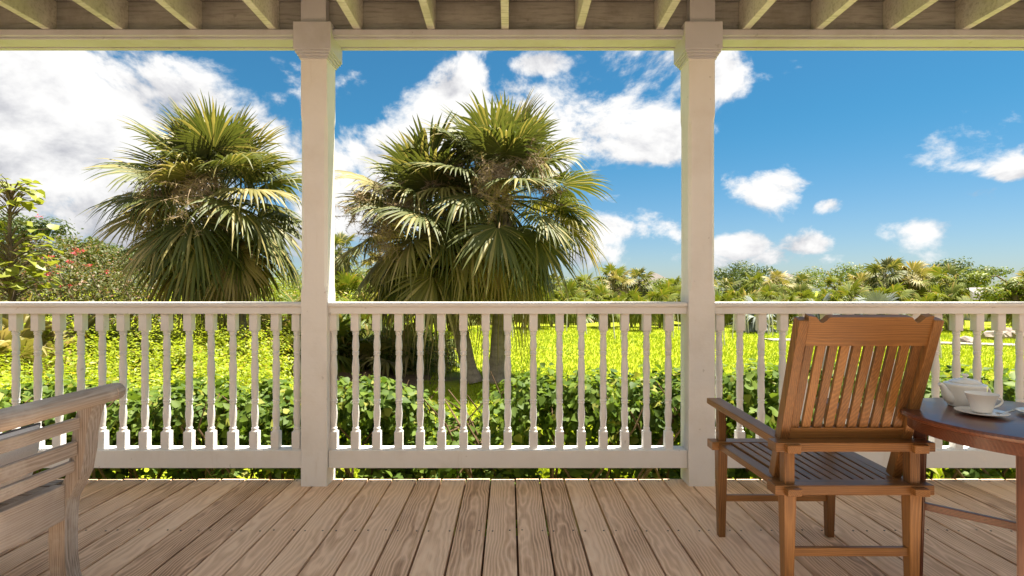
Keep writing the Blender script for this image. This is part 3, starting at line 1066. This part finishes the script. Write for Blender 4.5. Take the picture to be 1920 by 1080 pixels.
def tri_tube(V, F, pts, rads):
    b0 = len(V)
    n = len(pts)
    for i, p in enumerate(pts):
        t = (pts[min(i + 1, n - 1)] - pts[max(i - 1, 0)]).normalized()
        a = Vector((0, 0, 1)) if abs(t.z) < 0.9 else Vector((1, 0, 0))
        r = (a - t * a.dot(t)).normalized()
        s = t.cross(r)
        for k in range(4):
            an = math.pi / 2 * k
            V.append(p + (r * math.cos(an) + s * math.sin(an)) * rads[i])
    for i in range(n - 1):
        for k in range(4):
            a, b = b0 + i * 4 + k, b0 + i * 4 + (k + 1) % 4
            F.append((a, b, b + 4))
            F.append((a, b + 4, a + 4))


def frond_geo(base, az, el, plen, L, rs, nseg=44, droop=0.25, curl=0.5, split=0.56, thin=1.1):
    d = Vector((math.cos(az) * math.cos(el), math.sin(az) * math.cos(el), math.sin(el)))
    pts = [base]
    n = 6
    hor = Vector((math.cos(az), math.sin(az), 0))
    cur = el
    for i in range(n):
        cur -= curl / n * (0.4 + math.cos(max(-1.4, min(1.4, cur))))
        dd = hor * math.cos(cur) + Vector((0, 0, math.sin(cur)))
        pts.append(pts[-1] + dd * (plen / n))
    dd = (pts[-1] - pts[-2]).normalized()
    nrm = hor * (-math.sin(cur)) + Vector((0, 0, math.cos(cur)))
    side = dd.cross(nrm)
    nrm = (nrm + side * rs.uniform(-0.55, 0.55)).normalized()
    V, F = fan_blade(pts[-1], dd, nrm, L, nseg, R(rs.uniform(118, 146)), split, droop, rs, thin)
    tri_tube(V, F, pts, [0.022 - 0.012 * i / n for i in range(n + 1)])
    return V, F


def to_np(V, F):
    return np.array([tuple(v) for v in V]), np.array(F)


def flower_stalk(base, az, el, length, rs, nb=34):
    V, F = [], []
    hor = Vector((math.cos(az), math.sin(az), 0))
    pts = [base]
    cur = el
    n = 9
    for i in range(n):
        cur -= 0.20 + 0.10 * i / n
        pts.append(pts[-1] + (hor * math.cos(cur) + Vector((0, 0, math.sin(cur)))) * (length / n))
    tri_tube(V, F, pts, [0.014 - 0.010 * i / n for i in range(n + 1)])
    for b in range(nb):
        k = rs.uniform(0.35, 1.0) * n
        i = min(n - 1, int(k))
        p = pts[i].lerp(pts[i + 1], k - i)
        d = Vector((rs.gauss(0, 1), rs.gauss(0, 1), rs.gauss(-0.25, 0.7))).normalized()
        ln = rs.uniform(0.22, 0.50)
        q = [p, p + d * ln * 0.5 + Vector((0, 0, -0.02)), p + d * ln + Vector((0, 0, -0.10 * ln))]
        tri_tube(V, F, q, [0.006, 0.005, 0.003])
        for tws in range(24):
            u = rs.uniform(0.2, 1.0)
            p2 = q[0].lerp(q[2], u)
            e = Vector((rs.gauss(0, 1), rs.gauss(0, 1), rs.gauss(-0.35, 0.8))).normalized() * rs.uniform(0.06, 0.17)
            s = e.cross(Vector((rs.gauss(0, 1), rs.gauss(0, 1), rs.gauss(0, 1)))).normalized() * 0.0055
            bi = len(V)
            V += [p2 - s, p2 + s, p2 + e]
            F.append((bi, bi + 1, bi + 2))
    return to_np(V, F)


def palm_trunk(base, top, r0, r1, mb=None):
    mb = MB() if mb is None else mb
    pts, rad = [], []
    n = 26
    b, t = Vector(base), Vector(top)
    for i in range(n + 1):
        k = i / n
        p = b.lerp(t, k)
        p += Vector((0.06 * math.sin(k * 3.0), 0.03 * math.sin(k * 2.2), 0))
        pts.append(p)
        flare = 0.09 * max(0, 1 - k * 9)
        rad.append((r0 + (r1 - r0) * k) * (1 + 0.03 * math.sin(i * 2.4) + 0.02 * (i % 2)) + flare)
    return mb.tube(pts, rad, 14)


def big_palm(label, base, crown, seed, nf, plen, L, azbias=None, stalks=8):
    rs = random.Random(seed)
    base, crown = Vector(base), Vector(crown)
    t = empty('palm_tree', tuple(base), label, 'palm tree', 'tall fan palms on the lawn')
    part('trunk', palm_trunk(base, crown, 0.15, 0.17), 'palm_bark', t, True)
    wl = np.array(t['_wl'])
    for i in range(nf):
        u = i / (nf - 1)
        az = i * 2.39996 + rs.uniform(-0.25, 0.25)
        el = R(80 - 132 * u) + rs.uniform(-0.10, 0.10)
        pl = plen * (0.66 + 0.42 * max(0, math.cos(el))) * rs.uniform(0.75, 1.18)
        LL = L * rs.uniform(0.88, 1.08)
        b = crown + Vector((math.cos(az) * 0.08, math.sin(az) * 0.08, 0.25 - 0.55 * u))
        V, F = frond_geo(b, az, el, pl, LL, rs, 46, 0.05 + 0.30 * u * rs.uniform(0.5, 1.3), 0.12 + 0.45 * u)
        V, F = to_np(V, F)
        r = rs.random()
        mat = 'frond_green'
        if u > 0.45 and r < 0.45 or r < 0.12:
            mat = 'frond_olive'
        if u > 0.88 and r < 0.55:
            mat = 'frond_dry'
        link('frond', np_mesh('frond', V - wl, F), tuple(wl), mat, t)
    # hanging skirt of old dry leaves
    for i in range(10):
        az = i * 2.39996 + rs.uniform(-.3, .3)
        b = crown + Vector((math.cos(az) * 0.12, math.sin(az) * 0.12, -0.30))
        V, F = frond_geo(b, az, R(rs.uniform(-62, -34)), plen * rs.uniform(0.75, 1.0), L * rs.uniform(0.8, 1.05), rs, 34, 0.7, 0.75, 0.34, 0.8)
        V, F = to_np(V, F)
        link('frond', np_mesh('frond', V - wl, F), tuple(wl), 'frond_dry' if i % 3 == 0 else 'frond_olive', t)
    for i in range(stalks):
        az = (i * 2.39996 + 0.8) if azbias is None else azbias[i % len(azbias)] + rs.uniform(-.4, .4)
        V, F = flower_stalk(crown + Vector((0, 0, 0.2)), az, R(rs.uniform(25, 62)), rs.uniform(1.35, 2.2), rs)
        link('flower_stalk', np_mesh('flower_stalk', V - wl, F), tuple(wl), 'dry_twig', t)
    # boots: cut leaf bases round the top of the trunk
    mb = MB()
    for i in range(36):
        az = i * 2.39996
        z = crown.z - 0.1 - 0.9 * i / 36
        p = Vector((crown.x + math.cos(az) * 0.15, crown.y + math.sin(az) * 0.15, z))
        mb.beam(p, p + Vector((math.cos(az) * 0.12, math.sin(az) * 0.12, 0.22)), 0.07, 0.022, (-math.sin(az), math.cos(az), 0), 0, 0.04, 0.015)
    part('leaf_bases', mb, 'palm_bark', t)
    return t


def gp(px, Y):
    x = (px - 954) * Y / 1000
    return (x, Y, gz(x, Y))


Yp = 10.7
cr = at(943, 370, Yp)
big_palm('tall fan palm with the highest crown in the middle of the view', gp(928, Yp), cr, 5, 52, 1.05, 1.0, [3.4, 4.2, 5.0, 0.2, 2.6, 4.6], 12)
cr = at(806, 418, 10.9)
big_palm('shorter fan palm whose crown merges into the left of the tallest one', gp(884, 10.6), cr, 23, 46, 1.0, 0.98, [2.8, 3.6, 4.6], 9)
cr = at(408, 378, 10.4)
big_palm('bushy fan palm behind the railing bay of the grey bench', gp(452, 10.4), cr, 41, 58, 0.94, 0.98, [3.0, 4.0, 4.7, 3.4], 11)


# ------------------------------------------------------------------ young palms, palmettos and silver palms
def palm_variant(seed, n, plen, L, el0, el1, nseg, mat, stem):
    rs = random.Random(seed)
    lst = []
    for i in range(n):
        u = i / max(1, n - 1)
        az = i * 2.39996 + rs.uniform(-.3, .3)
        V, F = frond_geo(Vector((0, 0, stem)), az, R(el0 + (el1 - el0) * u) + rs.uniform(-.1, .1), plen * rs.uniform(.8, 1.15), L * rs.uniform(.85, 1.1), rs, nseg, 0.12 + 0.25 * u, 0.3 + 0.4 * u)
        lst.append(to_np(V, F))
    V, F = merge(lst)
    me = np_mesh('crown', V, F)
    me.materials.append(MATS[mat])
    return me


def trunk_variant(h, r):
    me, _ = MB().tube([(0, 0, -0.15), (0.01, 0, h * 0.5), (0, 0, h)], [r * 1.25, r, r * 0.9], 8).mesh('trunk', (0, 0, 0), True)
    me.materials.append(MATS['palm_bark'])
    return me


V_LIME = [palm_variant(100 + i, 15, 0.55, 0.62, 80, -25, 20, 'lime_frond', 1.25) for i in range(3)]
V_TALL = [palm_variant(200 + i, 17, 0.55, 0.60, 82, -45, 20, m, 2.1) for i, m in enumerate(('lime_frond', 'frond_olive', 'frond_green'))]
V_LOW = [palm_variant(300 + i, 13, 0.50, 0.62, 82, 5, 22, m, 0.12) for i, m in enumerate(('lime_frond', 'mid_leaf', 'frond_olive'))]
V_SILV = [palm_variant(400 + i, 15, 0.62, 0.74, 82, -15, 24, 'silver_frond', 0.5) for i in range(2)]
T_LIME, T_TALL, T_SILV = trunk_variant(1.3, 0.07), trunk_variant(2.15, 0.075), trunk_variant(0.55, 0.10)


def small_palm(name, x, y, crown_me, trunk_me, s, label, group, cat='palm'):
    z = gz(x, y)
    t = empty(name, (x, y, z), label, cat, group)
    c = bpy.data.objects.new('crown', crown_me)
    c.parent = t
    c.rotation_euler.z = random.uniform(0, 6.28)
    col.objects.link(c)
    if trunk_me:
        k = bpy.data.objects.new('trunk', trunk_me)
        k.parent = t
        col.objects.link(k)
    t.scale = (s, s, s * random.uniform(.9, 1.1))
    return t


rs = random.Random(77)
# planted row along the far edge of the lawn
for k in range(34):
    px = 975 + k * 29 + rs.uniform(-10, 10)
    if 1798 < px < 1866:
        continue
    Y = rs.uniform(24, 29)
    x = (px - 954) * Y / 1000
    small_palm('young_palm', x, Y, V_LIME[k % 3], T_LIME, rs.uniform(0.75, 1.0), 'young yellow green fan palm at the far edge of the lawn', 'young palms along the far edge of the lawn')
for k in range(26):
    px = 640 + k * 51 + rs.uniform(-18, 18)
    if 1780 < px < 1885:
        continue
    Y = rs.uniform(30, 40)
    x = (px - 954) * Y / 1000
    small_palm('fan_palm', x, Y, V_TALL[k % 3], T_TALL, rs.uniform(0.9, 1.12), 'small fan palm in the belt of trees beyond the lawn', 'fan palms in the belt beyond the lawn')
for px, py, Y, s, v, lab in ((1150, 505, 33, 1.25, 0, 'slender pair-crowned fan palm rising above the belt left of the right-hand post'),
                             (1660, 500, 29, 1.1, 2, 'dark fan palm rising above the chair back in the far belt'),
                             (1712, 492, 29, 1.2, 1, 'tallest olive fan palm above the table in the far belt'),
                             (1775, 520, 26, 1.1, 0, 'yellow green fan palm beside the far white building'),
                             (637, 505, 30, 1.2, 2, 'dark green palm standing alone beside the left middle post')):
    x = (px - 954) * Y / 1000
    small_palm('fan_palm', x, Y, V_TALL[v], T_TALL, s, lab, 'fan palms in the belt beyond the lawn')
for px, Y, s, lab in ((1420, 23.5, 1.0, 'silvery white fan palm just right of the right middle post'),
                      (1535, 23.5, 0.9, 'silvery white fan palm above the left half of the chair back'),
                      (1618, 23, 0.8, 'smaller silvery fan palm above the middle of the chair back'),
                      (1650, 22.5, 1.0, 'broad silvery white fan palm above the right half of the chair back')):
    x = (px - 954) * Y / 1000
    small_palm('silver_palm', x, Y, V_SILV[int(px) % 2], T_SILV, s, lab, 'silver fan palms at the edge of the lawn')
# palmettos: low fans straight from the ground
PAL = [(650, 12.4, 1.0, 1), (690, 12.0, 1.1, 0), (735, 11.9, 1.1, 2), (780, 12.6, .9, 1), (815, 12.9, .85, 1), (610, 11.5, 1.0, 0), (560, 11.0, 1.0, 0), (520, 11.8, 1.1, 2),
       (668, 13.6, 1.3, 0), (715, 13.8, 1.3, 0), (590, 13.2, 1.3, 1)]
for k, (px, Y, s, v) in enumerate(sorted(PAL)):
    x = (px - 954) * Y / 1000
    small_palm('palmetto', x, Y, V_LOW[v], None, s, ORD[k] + ' low palmetto from the left in the bed beside the middle palms', 'palmettos in the bed beside the palms', 'palmetto')
for k, (px, Y, s, v) in enumerate(((15, 8.0, 1.2, 2), (60, 8.6, 0.9, 0), (120, 8.8, 0.9, 2), (185, 9.0, 0.9, 0), (230, 9.3, 0.9, 0), (285, 8.6, 0.7, 1), (340, 8.2, 0.6, 0))):
    x = (px - 954) * Y / 1000
    small_palm('palmetto', x, Y, V_LOW[v], None, s, ORD[k] + ' palmetto from the left edge in the undergrowth below the flowering hedge', 'palmettos in the undergrowth by the flowering hedge', 'palmetto')
# belt of low scrub behind the lawn
for k in range(30):
    px = 640 + k * 44 + rs.uniform(-15, 15)
    if 1780 < px < 1885:
        continue
    Y = rs.uniform(29, 33)
    x = (px - 954) * Y / 1000
    small_palm('palmetto', x, Y, V_LOW[k % 3], None, rs.uniform(1.3, 1.9), 'palmetto in the scrub behind the young palms', 'palmettos in the scrub beyond the lawn', 'palmetto')

# white stakes propping the young palms
ST = [(961, 635, 0), (981, 627, 0), (1153, 636, 4), (1164, 637, -3), (1262, 632, -2), (1273, 618, 3), (1359, 649, 3), (1373, 634, -4), (1399, 624, 1), (1404, 625, 3),
      (1441, 629, -3), (1449, 631, 0), (1475, 631, -3), (1765, 672, 3), (1100, 628, 3), (1220, 624, 4), (1062, 624, -2)]
for k, (px, py, lean) in enumerate(sorted(ST)):
    Y = 1.82 / ((py - 545) / 1000)
    x = (px - 954) * Y / 1000
    z = gz(x, Y)
    m = MB().tube([(x, Y, z - 0.1), (x - lean * 0.03, Y + 0.05, z + 1.45)], [0.024, 0.022], 8)
    tag(part('stake', m, 'stake_paint', None, True), ORD[k] + ' thin white stake from the left along the lawn', 'stake', 'white stakes propping the young palms')


# ------------------------------------------------------------------ trees
def tree(name, label, x, y, h, cr_, n, leaf, mat, seed, group=None, flat=1.0, trunk_r=0.12, lobes_n=9, tpl=OVAL):
    rs = random.Random(seed)
    z = gz(x, y)
    t = empty(name, (x, y, z), label, 'tree', group)
    mb = MB()
    top = Vector((x + rs.uniform(-.2, .2), y, z + h * 0.55))
    mb.tube([(x, y, z - 0.15), (x + rs.uniform(-.06, .06), y, z + h * 0.3), top], [trunk_r * 1.3, trunk_r, trunk_r * 0.7], 9)
    lobes = []
    for i in range(lobes_n):
        a = i * 2.39996 + rs.uniform(-.4, .4)
        rr = cr_ * rs.uniform(0.35, 0.85) if i else 0
        lz = z + h * (1 - 0.40 * flat * rs.uniform(0.35, 1.3)) - 0.12 * h
        p = Vector((x + rr * math.cos(a), y + rr * math.sin(a), lz))
        q = cr_ * rs.uniform(0.28, 0.46)
        lobes.append((p.x, p.y, p.z, q * 1.15, q * 1.15, q * 0.62))
        s0 = Vector((x, y, z + h * rs.uniform(0.3, 0.52)))
        mid = s0.lerp(p, 0.5) + Vector((0, 0, 0.08 * h))
        mb.tube([s0, mid, p], [trunk_r * 0.45, trunk_r * 0.28, trunk_r * 0.1], 6)
    part('trunk', mb, 'tree_bark', t, True)
    foliage('crown', lobes, n, leaf, mat, t, tpl, 0.5, 0.25)
    return t


def tpx(px, py, Y):
    p = at(px, py, Y)
    return p.x, Y, p.z - gz(p.x, Y)


TR_ = [('round_tree', 'rounded bright yellow green tree at the edge of the photo right of the white building', 1905, 474, 24, 1.75, 6500, .15, 'scrub_leaf', 1, 1.6),
       ('broad_tree', 'dark flat topped tree just right of the right middle post', 1392, 490, 46, 2.9, 3600, .24, 'dark_leaf', 2, .8),
       ('broad_tree', 'airy flat topped tree above the left half of the chair back', 1575, 492, 48, 3.3, 2600, .24, 'mid_leaf', 3, .7),
       ('broad_tree', 'dark spreading tree behind the tallest far palms', 1765, 482, 42, 3.4, 3600, .24, 'dark_leaf', 4, .8),
       ('broad_tree', 'dark tree between the far palms and the rounded yellow tree', 1832, 492, 44, 2.0, 2400, .22, 'mid_leaf', 5, .8),
       ('broad_tree', 'mid green tree in the far belt just left of the right middle post', 1275, 512, 46, 2.4, 2600, .24, 'mid_leaf', 6, .9),
       ('broad_tree', 'low dark tree in the far belt right of the tallest fan palm', 1085, 522, 46, 2.4, 2400, .24, 'mid_leaf', 7, .9),
       ('broad_tree', 'low tree in the far belt just right of the left middle post', 680, 508, 44, 2.4, 2600, .24, 'mid_leaf', 8, .9),
       ('broad_tree', 'dark tree peeping over the flowering hedge beside the bushy palm', 225, 440, 19, 1.7, 4200, .17, 'dark_leaf', 9, 1.1),
       ('broad_tree', 'dark leafy tree behind the big leaved sapling', 38, 400, 17, 1.6, 4200, .15, 'dark_leaf', 10, 1.1),
       ('broad_tree', 'small open crowned tree standing out of the top of the flowering hedge', 138, 428, 17, .6, 700, .14, 'mid_leaf', 12, 1.0),
       ('broad_tree', 'mid green tree in the far belt above the middle of the chair back', 1490, 505, 47, 2.2, 2400, .24, 'mid_leaf', 13, .9)]
for nm, lab, px, py, Y, c_, n, lf, mt, sd, fl in TR_:
    x, y, h = tpx(px, py, Y)
    tree(nm, lab, x, y, h * 1.14, c_, n, lf, mt, sd, None, fl)

# far wood that reads as one mass behind everything
lob = []
rs = random.Random(5)
for k in range(90):
    Y = rs.uniform(60, 75)
    px = -300 + k * 27
    x = (px - 954) * Y / 1000
    lob.append((x, Y, gz(x, Y) + rs.uniform(0.4, 1.2), 3.0, 2.0, rs.uniform(1.6, 2.7)))
tag(foliage('far_wood', lob, 26000, 0.42, 'mid_leaf', None, OVAL, 0.5, 0.5, None), 'distant band of low green woodland along the horizon', 'woodland', None, 'stuff')
# scrub filling the belt between the young palms
lob = []
for k in range(80):
    Y = rs.uniform(29, 40)
    px = 600 + k * 17.5
    if 1772 < px < 1895:
        continue
    x = (px - 954) * Y / 1000
    lob.append((x, Y, gz(x, Y) + 0.3, 1.3, 1.0, rs.uniform(0.7, 1.25)))
tag(foliage('scrub', lob, 34000, 0.16, 'scrub_leaf', None, OVAL, 0.5, 0.45, None), 'yellow green scrub filling the belt beyond the lawn', 'scrub', None, 'stuff')

lob = []
for k in range(46):
    Y = rs.uniform(15, 24)
    px = rs.uniform(400, 660)
    x = (px - 954) * Y / 1000
    lob.append((x, Y, gz(x, Y) + 0.45, 0.95, 0.8, rs.uniform(0.6, 1.1)))
tag(foliage('thicket', lob, 16000, 0.13, 'scrub_leaf', None, OVAL, 0.5, 0.45, None), 'green thicket behind the bushy palm and the left middle post', 'thicket', None, 'stuff')

# sapling with big leaves on the left
sx, sy = at(20, 545, 8.6).x, 8.6
sz = gz(sx, sy)
sap = empty('sapling', (sx, sy, sz), 'slim sapling with big bright leaves at the left edge of the photo', 'tree')
topz = CAMZ + (545 - 345) * sy / 1000
mb = MB().tube([(sx + .05, sy, sz - .1), (sx + 0.03, sy, 1.2), (sx - .02, sy, 2.0), (sx, sy, topz)], [0.055, 0.042, 0.028, 0.012], 9)
rs = random.Random(9)
pos, nr, siz, spn = [], [], [], []
tw = []
for k in range(250):
    u = rs.random()
    z = 1.15 + (topz - 1.05) * u
    if 2.05 < z < 2.45 and rs.random() < 0.75:
        continue
    rad = (0.62 if z < 2.05 else 0.50) * rs.uniform(0.3, 1.0)
    a = rs.uniform(0, 6.28)
    p = Vector((sx + rad * math.cos(a), sy + rad * math.sin(a), z))
    mb.tube([(sx, sy, z - 0.22), (p.x * 0.5 + sx * 0.5, p.y * 0.5 + sy * 0.5, z - 0.03), p], [0.010, 0.006, 0.003], 5)
    pos.append(p)
part('trunk', mb, 'tree_bark', sap, True)
for p in pos:
    d = Vector((p.x - sx, p.y - sy, 0))
    nrm = np.array([[d.x * 0.6 + rs.gauss(0, .25), d.y * 0.6 + rs.gauss(0, .25), 0.75]])
    V, F = scatter(HEART, np.array([[0, 0, 0.0]]), nrm, np.array([rs.uniform(0.13, 0.21)]))
    link('leaf', np_mesh('leaf', V, F), tuple(p), 'sapling_leaf', sap)

# flowering hedge on the left rise
lob = []
rs = random.Random(31)
BG = [(30, 470, 13.5), (85, 455, 14), (140, 452, 14.5), (190, 465, 15), (235, 480, 15), (275, 490, 15), (60, 500, 12), (120, 500, 12), (180, 505, 12.5), (235, 515, 12.5), (0, 500, 12), (300, 520, 13), (-60, 470, 13.5)]
fb = empty('flowering_hedge', (at(140, 545, 13).x, 13, gz(at(140, 545, 13).x, 13)), 'sprawling hedge with scattered pink red blossom on the rise at the left', 'hedge')
for px, py, Y in BG:
    p = at(px, py, Y)
    lob.append((p.x, Y, p.z - 0.55, 0.85, 0.8, 0.75))
    lob.append((p.x + rs.uniform(-.3, .3), Y - 0.3, p.z - 1.2, 0.9, 0.8, 0.8))
foliage('foliage', lob, 30000, 0.085, 'bougain_leaf', fb, OVAL, 0.5, 0.6)
fl = []
for px, py in ((85, 408), (155, 470), (165, 472), (97, 482), (105, 483), (85, 478), (98, 520), (92, 515), (125, 538), (140, 536), (88, 538), (140, 492), (210, 510), (258, 490), (262, 493), (118, 500), (150, 476), (108, 513), (75, 490), (60, 510), (175, 498)):
    p = at(px, py, 11.9)
    fl.append((p.x, 11.75, p.z, 0.10, 0.08, 0.05))
foliage('blossom', fl, 380, 0.05, 'bougain_flower', fb, OVAL, 0.6, 0.1)
mb = MB()
for l in lob[::2]:
    mb.tube([(l[0], l[1], gz(l[0], l[1]) - 0.1), (l[0] + 0.2, l[1], l[2] - 0.2), (l[0] - 0.1, l[1], l[2] + 0.4)], [0.05, 0.03, 0.012], 6)
part('stems', mb, 'tree_bark', fb)

# undergrowth between hedge and rise
lob = []
for k in range(120):
    Y = rs.uniform(5.2, 11)
    px = rs.uniform(-60, 520)
    x = (px - 954) * Y / 1000
    z0 = gz(x, Y)
    lob.append((x, Y, z0 + 0.30 + 0.03 * (Y - 5), 0.42, 0.40, rs.uniform(0.35, 0.62)))
tag(foliage('undergrowth', lob, 62000, 0.060, 'lime_leaf', None, OVAL, 0.9, 0.6), 'bright yellow green undergrowth behind the hedge on the left', 'undergrowth', None, 'stuff')
lob = []
for k in range(26):
    Y = rs.uniform(11.5, 14)
    px = rs.uniform(560, 830)
    x = (px - 954) * Y / 1000
    lob.append((x, Y, gz(x, Y) + 0.35, 0.5, 0.4, rs.uniform(0.35, 0.7)))
tag(foliage('bed_shrubbery', lob, 9000, 0.10, 'mid_leaf', None, OVAL, 0.7, 0.5), 'low mixed shrubs in the bed under the two palms', 'shrubs', None, 'stuff')


# ------------------------------------------------------------------ hedges along the porch
def hedge(label, x0, x1, top, n, seed, dens=1.0, y0=3.72, y1=4.55):
    rs = random.Random(seed)
    xm = (x0 + x1) / 2
    t = empty('hedge', (xm, 4.1, gz(xm, 4.1)), label, 'hedge', 'leafy hedge plants along the porch')
    lob = []
    m = max(3, int((x1 - x0) / 0.17))
    mb = MB()
    for i in range(m):
        x = x0 + (x1 - x0) * (i + 0.5) / m
        tz = top(x) + rs.uniform(-0.10, 0.07)
        for yy in (y0 + 0.2, (y0 + y1) / 2, y1 - 0.2):
            z = -0.65
            while z < tz - 0.12:
                h = 0.24
                if rs.random() < (0.9 if z > tz - 0.6 else 0.42) * dens:
                    lob.append((x + rs.uniform(-.08, .08), yy + rs.uniform(-.1, .1), min(z + h / 2, tz - 0.16), 0.19, 0.2, 0.17))
                z += h
        for s in range(4):
            bx, by = x + rs.uniform(-.1, .1), rs.uniform(y0 + .1, y1 - .1)
            p1 = Vector((bx + rs.uniform(-.3, .3), by + rs.uniform(-.15, .15), -0.25))
            p2 = Vector((p1.x + rs.uniform(-.3, .3), p1.y + rs.uniform(-.15, .15), min(tz - .15, 0.15)))
            p3 = Vector((p2.x + rs.uniform(-.2, .2), p2.y + rs.uniform(-.15, .15), tz - 0.1))
            mb.tube([(bx, by, -0.75), p1, p2, p3], [0.012, 0.010, 0.007, 0.004], 6)
    part('stems', mb, 'vine_stem', t, True)
    foliage('foliage', lob, int(n * 1.55), 0.066, 'hedge_leaf', t, HEART, 0.55, 0.35)
    return t


hedge('dense leafy hedge filling the railing bay behind the grey bench', -4.2, -1.45, lambda x: 0.40 + 0.06 * math.sin(x * 5), 9500, 1)
hedge('leafy hedge plant in the middle bay beside the left post', -1.40, -0.66, lambda x: 0.45 - 0.25 * max(0, x + 0.85), 2300, 2, 0.9)
hedge('low gap plant in the hedge below the palm trunks', -0.62, -0.28, lambda x: 0.16, 700, 3, 0.8)
hedge('leafy hedge with open twiggy base filling the right half of the middle bay', -0.24, 1.50, lambda x: 0.52 + 0.05 * math.sin(x * 7), 5200, 4, 0.85)
hedge('leafy hedge seen between the right post and the teak chair', 1.55, 2.95, lambda x: 0.56 + 0.04 * math.sin(x * 6), 4600, 5)
hedge('leafy hedge behind the teapot at the round table', 3.0, 4.3, lambda x: 0.46 + 0.04 * math.sin(x * 6), 4200, 6)

# ------------------------------------------------------------------ stones by the path
rs = random.Random(3)
for k, (px, py, s) in enumerate(((1812, 640, .30), (1822, 641, .22), (1864, 632, .42), (1878, 630, .4), (1893, 629, .5), (1908, 630, .45), (1922, 630, .5))):
    Y = 1.82 / ((py + 4 - 545) / 1000)
    x = (px - 954) * Y / 1000
    bm = bmesh.new()
    bmesh.ops.create_icosphere(bm, subdivisions=2, radius=1)
    for v in bm.verts:
        q = 1 + 0.22 * math.sin(v.co.x * 5 + k) * math.sin(v.co.y * 4 + k * 2) + rs.uniform(-.06, .06)
        v.co = Vector((v.co.x * s * q, v.co.y * s * 0.8 * q, v.co.z * s * 0.55 * q)) + Vector((x, Y, gz(x, Y) + s * 0.3))
    m = MB()._bm(bm)
    tag(part('boulder', m, 'stone', None), ORD[k] + ' pale boulder from the left beside the path beyond the table', 'boulder', 'pale boulders along the path')


# ------------------------------------------------------------------ far houses
def house(label, x, y, w, d, hw, hr, roofmat, hip=0.35):
    z = gz(x, y)
    t = empty('house', (x, y, z), label, 'house')
    part('wall', MB().box(x - w / 2, x + w / 2, y - d / 2, y + d / 2, z - 0.3, z + hw), 'wall_render', t)
    e = 0.35
    a = w * hip
    vs = [(x - w / 2 - e, y - d / 2 - e, z + hw), (x + w / 2 + e, y - d / 2 - e, z + hw), (x + w / 2 + e, y + d / 2 + e, z + hw), (x - w / 2 - e, y + d / 2 + e, z + hw),
          (x - w / 2 + a, y, z + hw + hr), (x + w / 2 - a, y, z + hw + hr)]
    fs = [(0, 1, 5, 4), (1, 2, 5), (2, 3, 4, 5), (3, 0, 4), (3, 2, 1, 0)]
    vs2 = [(p[0], p[1], p[2] + 0.004) for p in vs]
    part('roof', MB().add(vs2, fs), roofmat, t)
    nwin = max(1, int(w / 2.4))
    for k in range(nwin):
        xx = x - w / 2 + w * (k + 0.5) / nwin
        f = part('window', MB().box(xx - 0.5, xx + 0.5, y - d / 2 - 0.04, y - d / 2 - 0.004, z + hw * 0.35, z + hw * 0.8), 'white_paint', t)
        part('pane', MB().box(xx - 0.42, xx + 0.42, y - d / 2 - 0.055, y - d / 2 - 0.042, z + hw * 0.38, z + hw * 0.77), 'window_glass', f)


house('low white building with a pale roof at the right behind the far palms', at(1850, 545, 34).x, 34, 3.2, 4.0, 1.25, 0.75, 'pale_roof', 0.06)
house('distant house with a grey hipped roof peeping over the trees in the middle bay', at(1226, 545, 95).x, 95, 5.5, 6, 3.0, 1.9, 'roof_shingle', 0.42)
house('distant pale roofed house over the belt just left of the chair', at(1472, 545, 90).x, 90, 5.0, 6, 3.3, 1.4, 'roof_shingle', 0.4)
house('distant house roof over the belt left of the tallest far palms', at(1635, 545, 90).x, 90, 4.0, 6, 3.9, 1.4, 'roof_shingle', 0.4)

for o in bpy.data.objects:
    if '_wl' in o.keys():
        del o['_wl']
